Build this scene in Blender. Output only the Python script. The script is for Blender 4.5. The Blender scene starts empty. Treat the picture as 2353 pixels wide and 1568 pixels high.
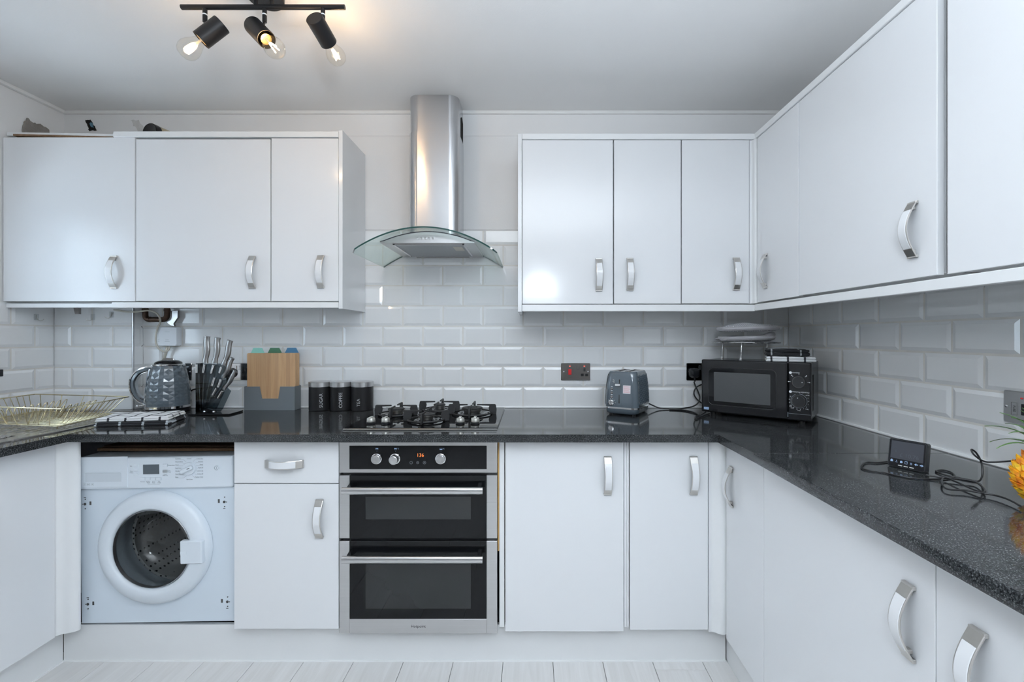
import bpy, bmesh, math, random
from mathutils import Vector, Matrix, noise

random.seed(7)
PI = math.pi
SC = bpy.context.scene
COL = SC.collection
R = math.radians

# ------------------------------------------------------------------ camera
F, VX, VY, EYE = 1060.0, 1222.0, 772.5, 1.261      # focal length (px), vanishing point (px), eye height (m)
cd = bpy.data.cameras.new('camera')
cd.sensor_fit = 'HORIZONTAL'; cd.sensor_width = 36.0
cd.lens = 36.0 * F / 2353.0
cd.shift_x = -(VX - 1176.5) / 2353.0
cd.shift_y = -(784.0 - VY) / 2353.0
cd.clip_start = 0.02
cam = bpy.data.objects.new('camera', cd); COL.objects.link(cam)
cam.location = (0, 0, EYE); cam.rotation_euler = (PI / 2, 0, 0)
SC.camera = cam

# ------------------------------------------------------------------ view, world, lights
SC.view_settings.view_transform = 'Standard'
SC.view_settings.look = 'None'
SC.view_settings.gamma = 1.0
SC.view_settings.use_curve_mapping = False
SC.view_settings.exposure = -0.13
SC.cycles.use_denoising = True
SC.cycles.max_bounces = 10
SC.cycles.diffuse_bounces = 6
SC.cycles.glossy_bounces = 5
SC.cycles.transparent_max_bounces = 16
SC.cycles.caustics_reflective = False
SC.cycles.caustics_refractive = False
SC.cycles.sample_clamp_indirect = 6.0

W = bpy.data.worlds.new('world'); SC.world = W; W.use_nodes = True
wn = W.node_tree.nodes['Background']
wn.inputs['Color'].default_value = (0.72, 0.84, 1.0, 1)
wn.inputs['Strength'].default_value = 1.0

def area(name, loc, rot, sx, sy, power, col):
    l = bpy.data.lights.new(name, 'AREA'); l.shape = 'RECTANGLE'
    l.size, l.size_y, l.energy, l.color = sx, sy, power, col
    o = bpy.data.objects.new(name, l); COL.objects.link(o)
    o.location = loc; o.rotation_euler = rot
    return o
# daylight entering through the window over the sink
area('daylight_sink_window', (-2.56, 1.585, 1.44), (0, R(-90), 0), 0.9, 0.6, 70, (0.76, 0.89, 1.0))
# unseen lamp added behind the camera, standing in for flash bounced off the ceiling
FILL_POS = (0.08, -0.28, 1.66)
sl = bpy.data.lights.new('bounce_fill_spot', 'SPOT'); sl.energy = 490; sl.color = (0.81, 0.90, 0.99)
sl.spot_size = R(150); sl.spot_blend = 1.0; sl.shadow_soft_size = 0.06
slo = bpy.data.objects.new('bounce_fill_spot', sl); COL.objects.link(slo); slo.location = FILL_POS; slo.rotation_euler = (R(172.5), 0, 0)
pl = bpy.data.lights.new('added_fill_glow', 'POINT'); pl.energy = 34; pl.color = (0.80, 0.90, 1.0); pl.shadow_soft_size = 0.16  # extra fill added to brighten the side walls and tiles
plo = bpy.data.objects.new('added_fill_glow', pl); COL.objects.link(plo); plo.location = (FILL_POS[0], FILL_POS[1], FILL_POS[2] + 0.04)

# ------------------------------------------------------------------ measuring helpers
def at(px, py, y):
    return Vector(((px - VX) * y / F, y, EYE - (py - VY) * y / F))
def on(px, py, Z=0.9):
    y = (EYE - Z) * F / (py - VY)
    return Vector(((px - VX) * y / F, y, Z))

# ------------------------------------------------------------------ materials
MATS = {}
def mat(name, col, rough=0.5, metal=0.0, var=0.04, vscale=8.0, bump=0.0, bscale=60.0, coat=0.0,
        stretch=None, emit=None, estr=0.0, spec=0.5, sheen=0.0, rvar=0.0):
    if name in MATS: return MATS[name]
    m = bpy.data.materials.new(name); m.use_nodes = True
    nt = m.node_tree; n = nt.nodes; L = nt.links
    b = n['Principled BSDF']
    tc = n.new('ShaderNodeTexCoord'); mp = n.new('ShaderNodeMapping')
    L.new(tc.outputs['Object'], mp.inputs['Vector'])
    if stretch: mp.inputs['Scale'].default_value = stretch
    nz = n.new('ShaderNodeTexNoise'); nz.inputs['Scale'].default_value = vscale; nz.inputs['Detail'].default_value = 3
    L.new(mp.outputs['Vector'], nz.inputs['Vector'])
    mx = n.new('ShaderNodeMix'); mx.data_type = 'RGBA'
    c = Vector(col[:3])
    mx.inputs['A'].default_value = (*(c * (1 - var)), 1)
    mx.inputs['B'].default_value = (*[min(1, v * (1 + var)) for v in c], 1)
    L.new(nz.outputs['Fac'], mx.inputs['Factor'])
    L.new(mx.outputs['Result'], b.inputs['Base Color'])
    b.inputs['Roughness'].default_value = rough
    b.inputs['Metallic'].default_value = metal
    b.inputs['Specular IOR Level'].default_value = spec
    if coat: b.inputs['Coat Weight'].default_value = coat; b.inputs['Coat Roughness'].default_value = 0.05
    if sheen: b.inputs['Sheen Weight'].default_value = sheen
    if rvar:
        mr = n.new('ShaderNodeMapRange')
        mr.inputs['To Min'].default_value = max(0, rough - rvar); mr.inputs['To Max'].default_value = rough + rvar
        L.new(nz.outputs['Fac'], mr.inputs['Value']); L.new(mr.outputs['Result'], b.inputs['Roughness'])
    if bump:
        bz = n.new('ShaderNodeTexNoise'); bz.inputs['Scale'].default_value = bscale; bz.inputs['Detail'].default_value = 2
        L.new(mp.outputs['Vector'], bz.inputs['Vector'])
        bp = n.new('ShaderNodeBump'); bp.inputs['Strength'].default_value = bump; bp.inputs['Distance'].default_value = 0.002
        L.new(bz.outputs['Fac'], bp.inputs['Height']); L.new(bp.outputs['Normal'], b.inputs['Normal'])
    if emit:
        b.inputs['Emission Color'].default_value = (*emit, 1); b.inputs['Emission Strength'].default_value = estr
    MATS[name] = m
    return m

def brush(m, amount, rot):
    n, L = m.node_tree.nodes, m.node_tree.links; t = n.new('ShaderNodeTangent'); t.direction_type = 'RADIAL'; t.axis = 'Z'
    p = n['Principled BSDF']; p.inputs['Anisotropic'].default_value = amount; p.inputs['Anisotropic Rotation'].default_value = rot
    L.new(t.outputs['Tangent'], p.inputs['Tangent'])

def ramp(n, stops):
    r = n.new('ShaderNodeValToRGB'); e = r.color_ramp.elements
    while len(e) < len(stops): e.new(0.5)
    for i, (p, c) in enumerate(stops):
        e[i].position = p; e[i].color = (*c, 1)
    return r

gloss_white = mat('gloss_white_door', (0.765, 0.775, 0.79), 0.17, var=0.012, vscale=2, bump=0.03, bscale=9, coat=0.12, spec=0.42)
satin_white = mat('satin_white_board', (0.80, 0.81, 0.815), 0.28, var=0.02)
paint_wall = mat('painted_plaster', (0.86, 0.86, 0.86), 0.62, var=0.02, vscale=3, bump=0.10, bscale=160)
paint_ceiling = mat('ceiling_paint', (0.83, 0.825, 0.82), 0.75, var=0.015, vscale=2, bump=0.12, bscale=200)
paint_trim = mat('trim_paint', (0.86, 0.86, 0.85), 0.4)
tile_white = mat('glazed_tile', (0.85, 0.86, 0.865), 0.07, var=0.015, vscale=1.5, bump=0.02, bscale=22, coat=0.4)
grout = mat('grout', (0.74, 0.72, 0.68), 0.9, var=0.15, vscale=14)
sealant = mat('white_sealant', (0.86, 0.87, 0.87), 0.35)
chrome = mat('chrome', (0.78, 0.78, 0.79), 0.09, 1.0, var=0.03)
satin_metal = mat('satin_nickel', (0.62, 0.60, 0.57), 0.30, 1.0, var=0.08, vscale=40)
steel = mat('brushed_steel', (0.60, 0.60, 0.605), 0.30, 1.0, var=0.06, vscale=6, bump=0.05, bscale=40, stretch=(0.6, 8, 60), rvar=0.05)
steel_v = mat('brushed_steel_duct', (0.60, 0.605, 0.62), 0.22, 1.0, var=0.04, vscale=6, bump=0.03, bscale=40, stretch=(60, 60, 0.5), rvar=0.03)
brush(steel_v, 0.92, 0.25)
knife_steel = mat('knife_steel', (0.36, 0.355, 0.35), 0.34, 1.0, var=0.06, vscale=60, rvar=0.05)
black_glass = mat('black_glass', (0.005, 0.0055, 0.0065), 0.04, var=0.1, spec=0.24)
black_plastic = mat('black_plastic', (0.012, 0.013, 0.015), 0.30, var=0.15)
black_gloss = mat('black_gloss_plastic', (0.008, 0.0085, 0.010), 0.10, var=0.1, spec=0.35)
black_matt = mat('black_powder_coat', (0.011, 0.011, 0.012), 0.42, spec=0.3, var=0.12, bump=0.08, bscale=500)
cast_iron = mat('cast_iron', (0.016, 0.016, 0.017), 0.62, var=0.25, vscale=80, bump=0.4, bscale=400)
dark_void = mat('dark_recess', (0.012, 0.011, 0.010), 0.9)  # near-black colour in place of the shade inside gaps and slots
rubber = mat('black_cable', (0.010, 0.010, 0.011), 0.38)
slate_grey = mat('slate_grey_gloss', (0.085, 0.108, 0.130), 0.14, var=0.05, coat=0.5)
holder_grey = mat('holder_grey', (0.145, 0.165, 0.182), 0.5, var=0.05)
appliance_white = mat('appliance_enamel', (0.66, 0.73, 0.80), 0.22, var=0.012, vscale=3)
appliance_plastic = mat('appliance_plastic', (0.70, 0.755, 0.81), 0.32, var=0.012)
print_grey = mat('printed_grey', (0.30, 0.33, 0.36), 0.6)
print_dark = mat('printed_dark', (0.03, 0.03, 0.035), 0.5)
print_white = mat('printed_white', (0.82, 0.84, 0.86), 0.5)
print_blue = mat('printed_pale_blue', (0.36, 0.50, 0.72), 0.5)
print_red = mat('printed_red', (0.62, 0.20, 0.22), 0.6)
lcd = mat('lcd_panel', (0.070, 0.085, 0.10), 0.25)
chipboard = mat('raw_chipboard', (0.20, 0.12, 0.065), 0.9, var=0.45, vscale=120, bump=0.5, bscale=300)
cement = mat('bare_cement', (0.27, 0.25, 0.23), 0.95, var=0.3, vscale=40, bump=0.8, bscale=120)
copper_old = mat('tarnished_copper', (0.060, 0.034, 0.022), 0.45, 0.6, var=0.35, vscale=50)
white_plastic = mat('white_plastic', (0.76, 0.79, 0.83), 0.35)
cream_plastic = mat('cream_plastic', (0.55, 0.52, 0.45), 0.45)
brass = mat('brass_wire', (0.60, 0.52, 0.33), 0.24, 1.0, var=0.08, vscale=60)
sink_steel = mat('sink_steel', (0.52, 0.51, 0.50), 0.26, 1.0, var=0.06, vscale=30, rvar=0.06)
silver_plastic = mat('silver_knob', (0.55, 0.54, 0.50), 0.33, 0.75)
gunmetal = mat('gunmetal_plate', (0.26, 0.25, 0.245), 0.22, 1.0, var=0.05, stretch=(60, 1, 1))
red_switch = mat('red_rocker', (0.60, 0.02, 0.025), 0.25)
neon = mat('neon_lamp', (0.8, 0.1, 0.08), 0.3, emit=(1.0, 0.12, 0.08), estr=1.5)
led_orange = mat('led_orange', (0.3, 0.08, 0.02), 0.4, emit=(1.0, 0.26, 0.05), estr=0.9)
mint = mat('mint_silicone', (0.27, 0.60, 0.52), 0.5)
dk_green = mat('green_silicone', (0.055, 0.165, 0.095), 0.5)
dk_blue = mat('blue_silicone', (0.06, 0.19, 0.34), 0.5)
glove_grey = mat('grey_cotton', (0.30, 0.295, 0.31), 0.9, var=0.1, vscale=90, bump=0.5, bscale=900, sheen=0.3)
leaf_green = mat('leaf_green', (0.10, 0.22, 0.055), 0.45, var=0.35, vscale=25)
bulb_cap = mat('bulb_brass_cap', (0.75, 0.55, 0.25), 0.3, 1.0)
filament = mat('glowing_filament', (1.0, 0.75, 0.4), 0.5, emit=(1.0, 0.74, 0.42), estr=55)

def granite():
    m = bpy.data.materials.new('black_granite'); m.use_nodes = True
    n, L = m.node_tree.nodes, m.node_tree.links; b = n['Principled BSDF']
    tc = n.new('ShaderNodeTexCoord')
    a = n.new('ShaderNodeTexNoise'); a.inputs['Scale'].default_value = 310; a.inputs['Detail'].default_value = 3; a.inputs['Roughness'].default_value = 0.75
    v = n.new('ShaderNodeTexNoise'); v.inputs['Scale'].default_value = 26; v.inputs['Detail'].default_value = 2
    for t in (a, v): L.new(tc.outputs['Object'], t.inputs['Vector'])
    r = ramp(n, [(0.36, (0.007, 0.0075, 0.009)), (0.50, (0.022, 0.024, 0.026)), (0.58, (0.062, 0.067, 0.070)), (0.70, (0.19, 0.197, 0.20))])
    L.new(a.outputs['Fac'], r.inputs['Fac'])
    mr = n.new('ShaderNodeMapRange'); mr.inputs['From Min'].default_value = 0.3; mr.inputs['From Max'].default_value = 0.7; mr.inputs['To Min'].default_value = 0.75; mr.inputs['To Max'].default_value = 1.2
    L.new(v.outputs['Fac'], mr.inputs['Value'])
    vm = n.new('ShaderNodeVectorMath'); vm.operation = 'SCALE'
    L.new(r.outputs['Color'], vm.inputs[0]); L.new(mr.outputs['Result'], vm.inputs['Scale'])
    L.new(vm.outputs['Vector'], b.inputs['Base Color'])
    b.inputs['Roughness'].default_value = 0.075
    b.inputs['Specular IOR Level'].default_value = 0.42
    return m
granite_m = granite()

def wood_mat(name, c0, c1, sx, sy, sz, rough, strip=None, streak=0.5):
    m = bpy.data.materials.new(name); m.use_nodes = True
    n, L = m.node_tree.nodes, m.node_tree.links; b = n['Principled BSDF']
    tc = n.new('ShaderNodeTexCoord'); mp = n.new('ShaderNodeMapping'); mp.inputs['Scale'].default_value = (sx, sy, sz)
    oi = n.new('ShaderNodeObjectInfo')
    ad = n.new('ShaderNodeVectorMath'); ad.operation = 'ADD'
    L.new(tc.outputs['Object'], ad.inputs[0]); L.new(oi.outputs['Random'], ad.inputs[1])
    L.new(ad.outputs['Vector'], mp.inputs['Vector'])
    z = n.new('ShaderNodeTexNoise'); z.inputs['Scale'].default_value = 1; z.inputs['Detail'].default_value = 5; z.inputs['Roughness'].default_value = 0.65; z.inputs['Distortion'].default_value = 0.8
    L.new(mp.outputs['Vector'], z.inputs['Vector'])
    r = ramp(n, [(0.5 - streak / 2, c0), (0.5 + streak / 2, c1)])
    L.new(z.outputs['Fac'], r.inputs['Fac'])
    out = r.outputs['Color']
    if strip:
        sp = n.new('ShaderNodeSeparateXYZ'); L.new(tc.outputs['Object'], sp.inputs['Vector'])
        ml = n.new('ShaderNodeMath'); ml.operation = 'MULTIPLY'; ml.inputs[1].default_value = strip
        fl = n.new('ShaderNodeMath'); fl.operation = 'FLOOR'
        L.new(sp.outputs['X'], ml.inputs[0]); L.new(ml.outputs[0], fl.inputs[0])
        wn_ = n.new('ShaderNodeTexWhiteNoise'); wn_.noise_dimensions = '1D'; L.new(fl.outputs[0], wn_.inputs['W'])
        mr = n.new('ShaderNodeMapRange'); mr.inputs['To Min'].default_value = 0.86; mr.inputs['To Max'].default_value = 1.06
        L.new(wn_.outputs['Value'], mr.inputs['Value'])
        vm = n.new('ShaderNodeVectorMath'); vm.operation = 'SCALE'
        L.new(out, vm.inputs[0]); L.new(mr.outputs['Result'], vm.inputs['Scale']); out = vm.outputs['Vector']
    L.new(out, b.inputs['Base Color'])
    b.inputs['Roughness'].default_value = rough
    bp = n.new('ShaderNodeBump'); bp.inputs['Strength'].default_value = 0.08; bp.inputs['Distance'].default_value = 0.001
    L.new(z.outputs['Fac'], bp.inputs['Height']); L.new(bp.outputs['Normal'], b.inputs['Normal'])
    return m
bamboo = wood_mat('bamboo', (0.46, 0.27, 0.135), (0.60, 0.385, 0.21), 90, 90, 5, 0.5, strip=55)
plank_m = wood_mat('pale_laminate', (0.64, 0.63, 0.615), (0.755, 0.75, 0.745), 34, 2.2, 10, 0.42, streak=0.45)

def clear_glass(name, tint, refl=1.0, rough=0.0, ior=1.45):
    m = bpy.data.materials.new(name); m.use_nodes = True
    n, L = m.node_tree.nodes, m.node_tree.links
    n.remove(n['Principled BSDF'])
    t = n.new('ShaderNodeBsdfTransparent'); t.inputs['Color'].default_value = (*tint, 1)
    g = n.new('ShaderNodeBsdfGlossy'); g.inputs['Roughness'].default_value = rough
    f = n.new('ShaderNodeFresnel'); gm = n.new('ShaderNodeNewGeometry')
    im = n.new('ShaderNodeMapRange'); im.inputs['To Min'].default_value = ior; im.inputs['To Max'].default_value = 1 / ior
    L.new(gm.outputs['Backfacing'], im.inputs['Value']); L.new(im.outputs['Result'], f.inputs['IOR'])
    nz = n.new('ShaderNodeTexNoise'); nz.inputs['Scale'].default_value = 3
    tc = n.new('ShaderNodeTexCoord'); L.new(tc.outputs['Object'], nz.inputs['Vector'])
    bp = n.new('ShaderNodeBump'); bp.inputs['Strength'].default_value = 0.01
    L.new(nz.outputs['Fac'], bp.inputs['Height']); L.new(bp.outputs['Normal'], g.inputs['Normal'])
    mm = n.new('ShaderNodeMath'); mm.operation = 'MULTIPLY'; mm.inputs[1].default_value = refl
    L.new(f.outputs['Fac'], mm.inputs[0])
    mx = n.new('ShaderNodeMixShader')
    L.new(mm.outputs[0], mx.inputs['Fac']); L.new(t.outputs[0], mx.inputs[1]); L.new(g.outputs[0], mx.inputs[2])
    L.new(mx.outputs[0], n['Material Output'].inputs['Surface'])
    return m
hood_glass = clear_glass('hood_glass', (0.90, 0.955, 0.935))
hood_edge = mat('hood_glass_edge', (0.012, 0.055, 0.048), 0.08, spec=0.6)
bulb_glass = clear_glass('bulb_glass', (0.985, 0.965, 0.93), 0.9)
window_glass = clear_glass('window_glass', (0.97, 0.98, 0.98), 0.8)
door_glass = clear_glass('washer_door_glass', (0.84, 0.88, 0.90), 1.3)
smoke_acrylic = clear_glass('smoked_acrylic', (0.52, 0.57, 0.60), 1.0)
water_glass = mat('water_gauge', (0.16, 0.21, 0.30), 0.08, var=0.2, vscale=30)

def drum_mat():
    m = mat('washer_drum', (0.62, 0.60, 0.58), 0.36, 0.55).copy(); m.name = 'perforated_drum'
    n, L = m.node_tree.nodes, m.node_tree.links; b = n['Principled BSDF']
    tc = n.new('ShaderNodeTexCoord'); v = n.new('ShaderNodeTexVoronoi'); v.inputs['Scale'].default_value = 46; v.inputs['Randomness'].default_value = 0.1
    L.new(tc.outputs['Object'], v.inputs['Vector'])
    r = ramp(n, [(0.20, (0.006, 0.006, 0.006)), (0.24, (0.55, 0.53, 0.51))])
    L.new(v.outputs['Distance'], r.inputs['Fac']); L.new(r.outputs['Color'], b.inputs['Base Color'])
    return m
drum_m = drum_mat()

def check_mat(name, base, line, period, width, off=(0.3, 0.3), rough=0.95, double=False):
    m = bpy.data.materials.new(name); m.use_nodes = True
    n, L = m.node_tree.nodes, m.node_tree.links; b = n['Principled BSDF']
    tc = n.new('ShaderNodeTexCoord'); sp = n.new('ShaderNodeSeparateXYZ'); L.new(tc.outputs['Object'], sp.inputs['Vector'])
    facs = []
    for ax, o in (('X', off[0]), ('Y', off[1])):
        a = n.new('ShaderNodeMath'); a.operation = 'MULTIPLY_ADD'; a.inputs[1].default_value = 1 / period; a.inputs[2].default_value = o + 20
        L.new(sp.outputs[ax], a.inputs[0])
        f = n.new('ShaderNodeMath'); f.operation = 'FRACT'; L.new(a.outputs[0], f.inputs[0])
        c = n.new('ShaderNodeMath'); c.operation = 'LESS_THAN'; c.inputs[1].default_value = width / period; L.new(f.outputs[0], c.inputs[0])
        facs.append(c)
    mxm = n.new('ShaderNodeMath'); mxm.operation = 'MAXIMUM'; L.new(facs[0].outputs[0], mxm.inputs[0]); L.new(facs[1].outputs[0], mxm.inputs[1])
    mx = n.new('ShaderNodeMix'); mx.data_type = 'RGBA'; mx.inputs['A'].default_value = (*base, 1); mx.inputs['B'].default_value = (*line, 1)
    L.new(mxm.outputs[0], mx.inputs['Factor']); L.new(mx.outputs['Result'], b.inputs['Base Color'])
    b.inputs['Roughness'].default_value = rough; b.inputs['Sheen Weight'].default_value = 0.04
    z = n.new('ShaderNodeTexNoise'); z.inputs['Scale'].default_value = 700; L.new(tc.outputs['Object'], z.inputs['Vector'])
    bp = n.new('ShaderNodeBump'); bp.inputs['Strength'].default_value = 0.6; bp.inputs['Distance'].default_value = 0.001
    L.new(z.outputs['Fac'], bp.inputs['Height']); L.new(bp.outputs['Normal'], b.inputs['Normal'])
    return m
towel_white = check_mat('white_checked_terry', (0.76, 0.77, 0.78), (0.035, 0.036, 0.045), 0.062, 0.008, off=(0.3, 0.55))
towel_black = check_mat('black_checked_terry', (0.013, 0.014, 0.018), (0.42, 0.46, 0.50), 0.085, 0.009, off=(0.45, 0.2))
towel_black2 = check_mat('black_plain_terry', (0.011, 0.0115, 0.014), (0.30, 0.32, 0.34), 0.11, 0.006, off=(0.62, 0.4))
weave = check_mat('grey_white_weave', (0.62, 0.63, 0.65), (0.24, 0.24, 0.26), 0.0075, 0.003)
mesh_screen = check_mat('microwave_mesh', (0.030, 0.032, 0.034), (0.060, 0.064, 0.067), 0.003, 0.0014, rough=0.18)
mesh_screen.node_tree.nodes['Principled BSDF'].inputs['Sheen Weight'].default_value = 0
filter_mesh = check_mat('grease_filter_mesh', (0.40, 0.42, 0.43), (0.24, 0.25, 0.26), 0.004, 0.0015, rough=0.4)

def translucent_mat(name, col):
    m = bpy.data.materials.new(name); m.use_nodes = True
    n, L = m.node_tree.nodes, m.node_tree.links
    n.remove(n['Principled BSDF'])
    d = n.new('ShaderNodeBsdfDiffuse'); t = n.new('ShaderNodeBsdfTranslucent')
    z = n.new('ShaderNodeTexNoise'); z.inputs['Scale'].default_value = 300
    r = ramp(n, [(0.3, tuple(0.94 * c for c in col)), (0.7, col)]); L.new(z.outputs['Fac'], r.inputs['Fac'])
    L.new(r.outputs['Color'], d.inputs['Color']); L.new(r.outputs['Color'], t.inputs['Color'])
    mx = n.new('ShaderNodeMixShader'); mx.inputs['Fac'].default_value = 0.6
    L.new(d.outputs[0], mx.inputs[1]); L.new(t.outputs[0], mx.inputs[2])
    L.new(mx.outputs[0], n['Material Output'].inputs['Surface'])
    return m
blind_m = translucent_mat('blind_fabric', (0.80, 0.82, 0.84))

def pineapple_mat():
    m = bpy.data.materials.new('pineapple_scale'); m.use_nodes = True
    n, L = m.node_tree.nodes, m.node_tree.links; b = n['Principled BSDF']
    tc = n.new('ShaderNodeTexCoord'); z = n.new('ShaderNodeTexNoise'); z.inputs['Scale'].default_value = 45; z.inputs['Detail'].default_value = 3
    oi = n.new('ShaderNodeObjectInfo'); sc_ = n.new('ShaderNodeVectorMath'); sc_.operation = 'ADD'
    L.new(tc.outputs['Object'], sc_.inputs[0]); L.new(oi.outputs['Random'], sc_.inputs[1]); L.new(sc_.outputs['Vector'], z.inputs['Vector'])
    r = ramp(n, [(0.32, (0.50, 0.10, 0.008)), (0.48, (0.78, 0.30, 0.012)), (0.62, (0.85, 0.52, 0.03)), (0.8, (0.55, 0.42, 0.05))])
    L.new(z.outputs['Fac'], r.inputs['Fac']); L.new(r.outputs['Color'], b.inputs['Base Color'])
    b.inputs['Roughness'].default_value = 0.5
    return m
pine_m = pineapple_mat()

# ------------------------------------------------------------------ mesh helpers
def NB(): return bmesh.new()

def box(bm, x0, x1, y0, y1, z0, z1, bev=0.0, seg=2, mi=0, M=None):
    vs = [bm.verts.new((x, y, z)) for z in (z0, z1) for y in (y0, y1) for x in (x0, x1)]
    fs = []
    for idx in ((0, 2, 3, 1), (4, 5, 7, 6), (0, 1, 5, 4), (2, 6, 7, 3), (0, 4, 6, 2), (1, 3, 7, 5)):
        f = bm.faces.new([vs[i] for i in idx]); f.material_index = mi; fs.append(f)
    if M: bmesh.ops.transform(bm, matrix=M, verts=vs)
    if bev > 0:
        es = list({e for f in fs for e in f.edges})
        r = bmesh.ops.bevel(bm, geom=es, offset=bev, segments=seg, affect='EDGES', profile=0.5, clamp_overlap=True)
        for f in r['faces']: f.material_index = mi
    return bm

def frame_of(d):
    d = Vector(d).normalized()
    a = Vector((0, 0, 1)) if abs(d.z) < 0.9 else Vector((1, 0, 0))
    u = d.cross(a).normalized(); v = d.cross(u).normalized()
    return u, v

def rings(bm, rs, cap0=True, cap1=True, closed=False, mi=0):
    """loft: list of equal-length lists of 3D points"""
    vr = [[bm.verts.new(p) for p in r] for r in rs]
    n = len(vr[0]); k = len(vr)
    for i in range(k if closed else k - 1):
        a, b = vr[i], vr[(i + 1) % k]
        for j in range(n):
            try:
                f = bm.faces.new((a[j], a[(j + 1) % n], b[(j + 1) % n], b[j])); f.material_index = mi
            except ValueError: pass
    if not closed:
        if cap0: f = bm.faces.new(list(reversed(vr[0]))); f.material_index = mi
        if cap1: f = bm.faces.new(vr[-1]); f.material_index = mi
    return vr

def circ(c, u, v, r, n, r2=None, ph=0.0):
    r2 = r if r2 is None else r2
    return [Vector(c) + u * (r * math.cos(2 * PI * i / n + ph)) + v * (r2 * math.sin(2 * PI * i / n + ph)) for i in range(n)]

def cyl(bm, p0, p1, r0, r1=None, n=20, mi=0, cap=True):
    p0, p1 = Vector(p0), Vector(p1); u, v = frame_of(p1 - p0)
    rings(bm, [circ(p0, u, v, r0, n), circ(p1, u, v, r0 if r1 is None else r1, n)], cap, cap, mi=mi)
    return bm

def lathe(bm, prof, base, axis, n=32, mi=0, cap0=True, cap1=True):
    """prof: list of (radius, height along axis)"""
    base, ax = Vector(base), Vector(axis).normalized(); u, v = frame_of(ax)
    rings(bm, [circ(base + ax * h, u, v, max(r, 1e-5), n) for r, h in prof], cap0, cap1, mi=mi)
    return bm

def smooth_path(pts, sub=6, closed=False):
    pts = [Vector(p) for p in pts]; n = len(pts); out = []
    rng = range(n if closed else n - 1)
    for i in rng:
        if closed: p0, p1, p2, p3 = pts[i - 1], pts[i], pts[(i + 1) % n], pts[(i + 2) % n]
        else: p0, p1, p2, p3 = pts[max(i - 1, 0)], pts[i], pts[i + 1], pts[min(i + 2, n - 1)]
        for k in range(sub):
            t = k / sub
            out.append(0.5 * ((2 * p1) + (p2 - p0) * t + (2 * p0 - 5 * p1 + 4 * p2 - p3) * t * t + (3 * p1 - p0 - 3 * p2 + p3) * t ** 3))
    if not closed: out.append(pts[-1])
    return out

def tube(bm, pts, r, n=8, closed=False, mi=0):
    pts = [Vector(p) for p in pts]; k = len(pts)
    rs = []; u = None
    for i, p in enumerate(pts):
        if closed: d = pts[(i + 1) % k] - pts[i - 1]
        else: d = pts[min(i + 1, k - 1)] - pts[max(i - 1, 0)]
        if d.length < 1e-9: d = Vector((0, 0, 1))
        d.normalize()
        if u is None: u, _ = frame_of(d)
        u = (u - d * u.dot(d))
        if u.length < 1e-6: u, _ = frame_of(d)
        u.normalize(); v = d.cross(u)
        rr = r[i] if isinstance(r, (list, tuple)) else r
        rs.append(circ(p, u, v, rr, n))
    rings(bm, rs, True, True, closed, mi)
    return bm

def prism(bm, poly, d, mi=0):
    """poly: 3D points, extruded by vector d"""
    d = Vector(d)
    a = [bm.verts.new(p) for p in poly]; b = [bm.verts.new(Vector(p) + d) for p in poly]
    n = len(a)
    f = bm.faces.new(a); f.material_index = mi
    f = bm.faces.new(list(reversed(b))); f.material_index = mi
    for i in range(n):
        f = bm.faces.new((a[i], b[i], b[(i + 1) % n], a[(i + 1) % n])); f.material_index = mi
    return bm

def rrect(w, d, r, n=5, cx=0.0, cy=0.0):
    pts = []
    for sx, sy, a0 in ((1, -1, -90), (1, 1, 0), (-1, 1, 90), (-1, -1, 180)):
        for i in range(n + 1):
            a = R(a0 + 90 * i / n)
            pts.append((cx + sx * (w / 2 - r) + r * math.cos(a), cy + sy * (d / 2 - r) + r * math.sin(a)))
    return pts

def sph(bm, c, r, n=14, m=8, sc=(1, 1, 1), mi=0):
    c = Vector(c)
    rs = []
    for i in range(1, m):
        a = PI * i / m
        rs.append([c + Vector((r * math.sin(a) * math.cos(2 * PI * j / n) * sc[0], r * math.sin(a) * math.sin(2 * PI * j / n) * sc[1], r * math.cos(a) * sc[2])) for j in range(n)])
    rings(bm, rs, True, True, mi=mi)
    return bm

def finish(bm, sharp=35):
    bmesh.ops.recalc_face_normals(bm, faces=bm.faces[:])
    a = R(sharp)
    for f in bm.faces: f.smooth = sharp > 0
    for e in bm.edges:
        if len(e.link_faces) != 2: continue
        g = e.calc_face_angle(0); s0, s1 = sorted(f.calc_area() for f in e.link_faces)
        if g > a or (g > R(4) and s1 > 14 * s0): e.smooth = False      # keeps large flat faces flat beside narrow bevels

def mesh_of(name, bm, mats, sharp=35):
    finish(bm, sharp)
    me = bpy.data.meshes.new(name); bm.to_mesh(me); bm.free()
    for m in (mats if isinstance(mats, (list, tuple)) else [mats]): me.materials.append(m)
    return me

def link(name, me, parent=None, loc=(0, 0, 0), rot=(0, 0, 0)):
    o = bpy.data.objects.new(name, me); COL.objects.link(o)
    o.location = loc; o.rotation_euler = rot
    if parent: o.parent = parent
    return o

def obj(name, bm, mats, parent=None, sharp=35):
    """mesh in the parent's own space"""
    return link(name, mesh_of(name, bm, mats, sharp), parent)

def origin(p):
    v = Vector((0, 0, 0))
    while p: v += p.location; p = p.parent
    return v

def wobj(name, bm, mats, parent, sharp=35):
    """mesh measured in room coordinates under an unrotated parent"""
    bmesh.ops.translate(bm, vec=-origin(parent), verts=bm.verts[:])
    return obj(name, bm, mats, parent, sharp)

def tag(o, label=None, cat=None, group=None, kind=None):
    if label: o['label'] = label
    if cat: o['category'] = cat
    if group: o['group'] = group
    if kind: o['kind'] = kind
    return o

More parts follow.
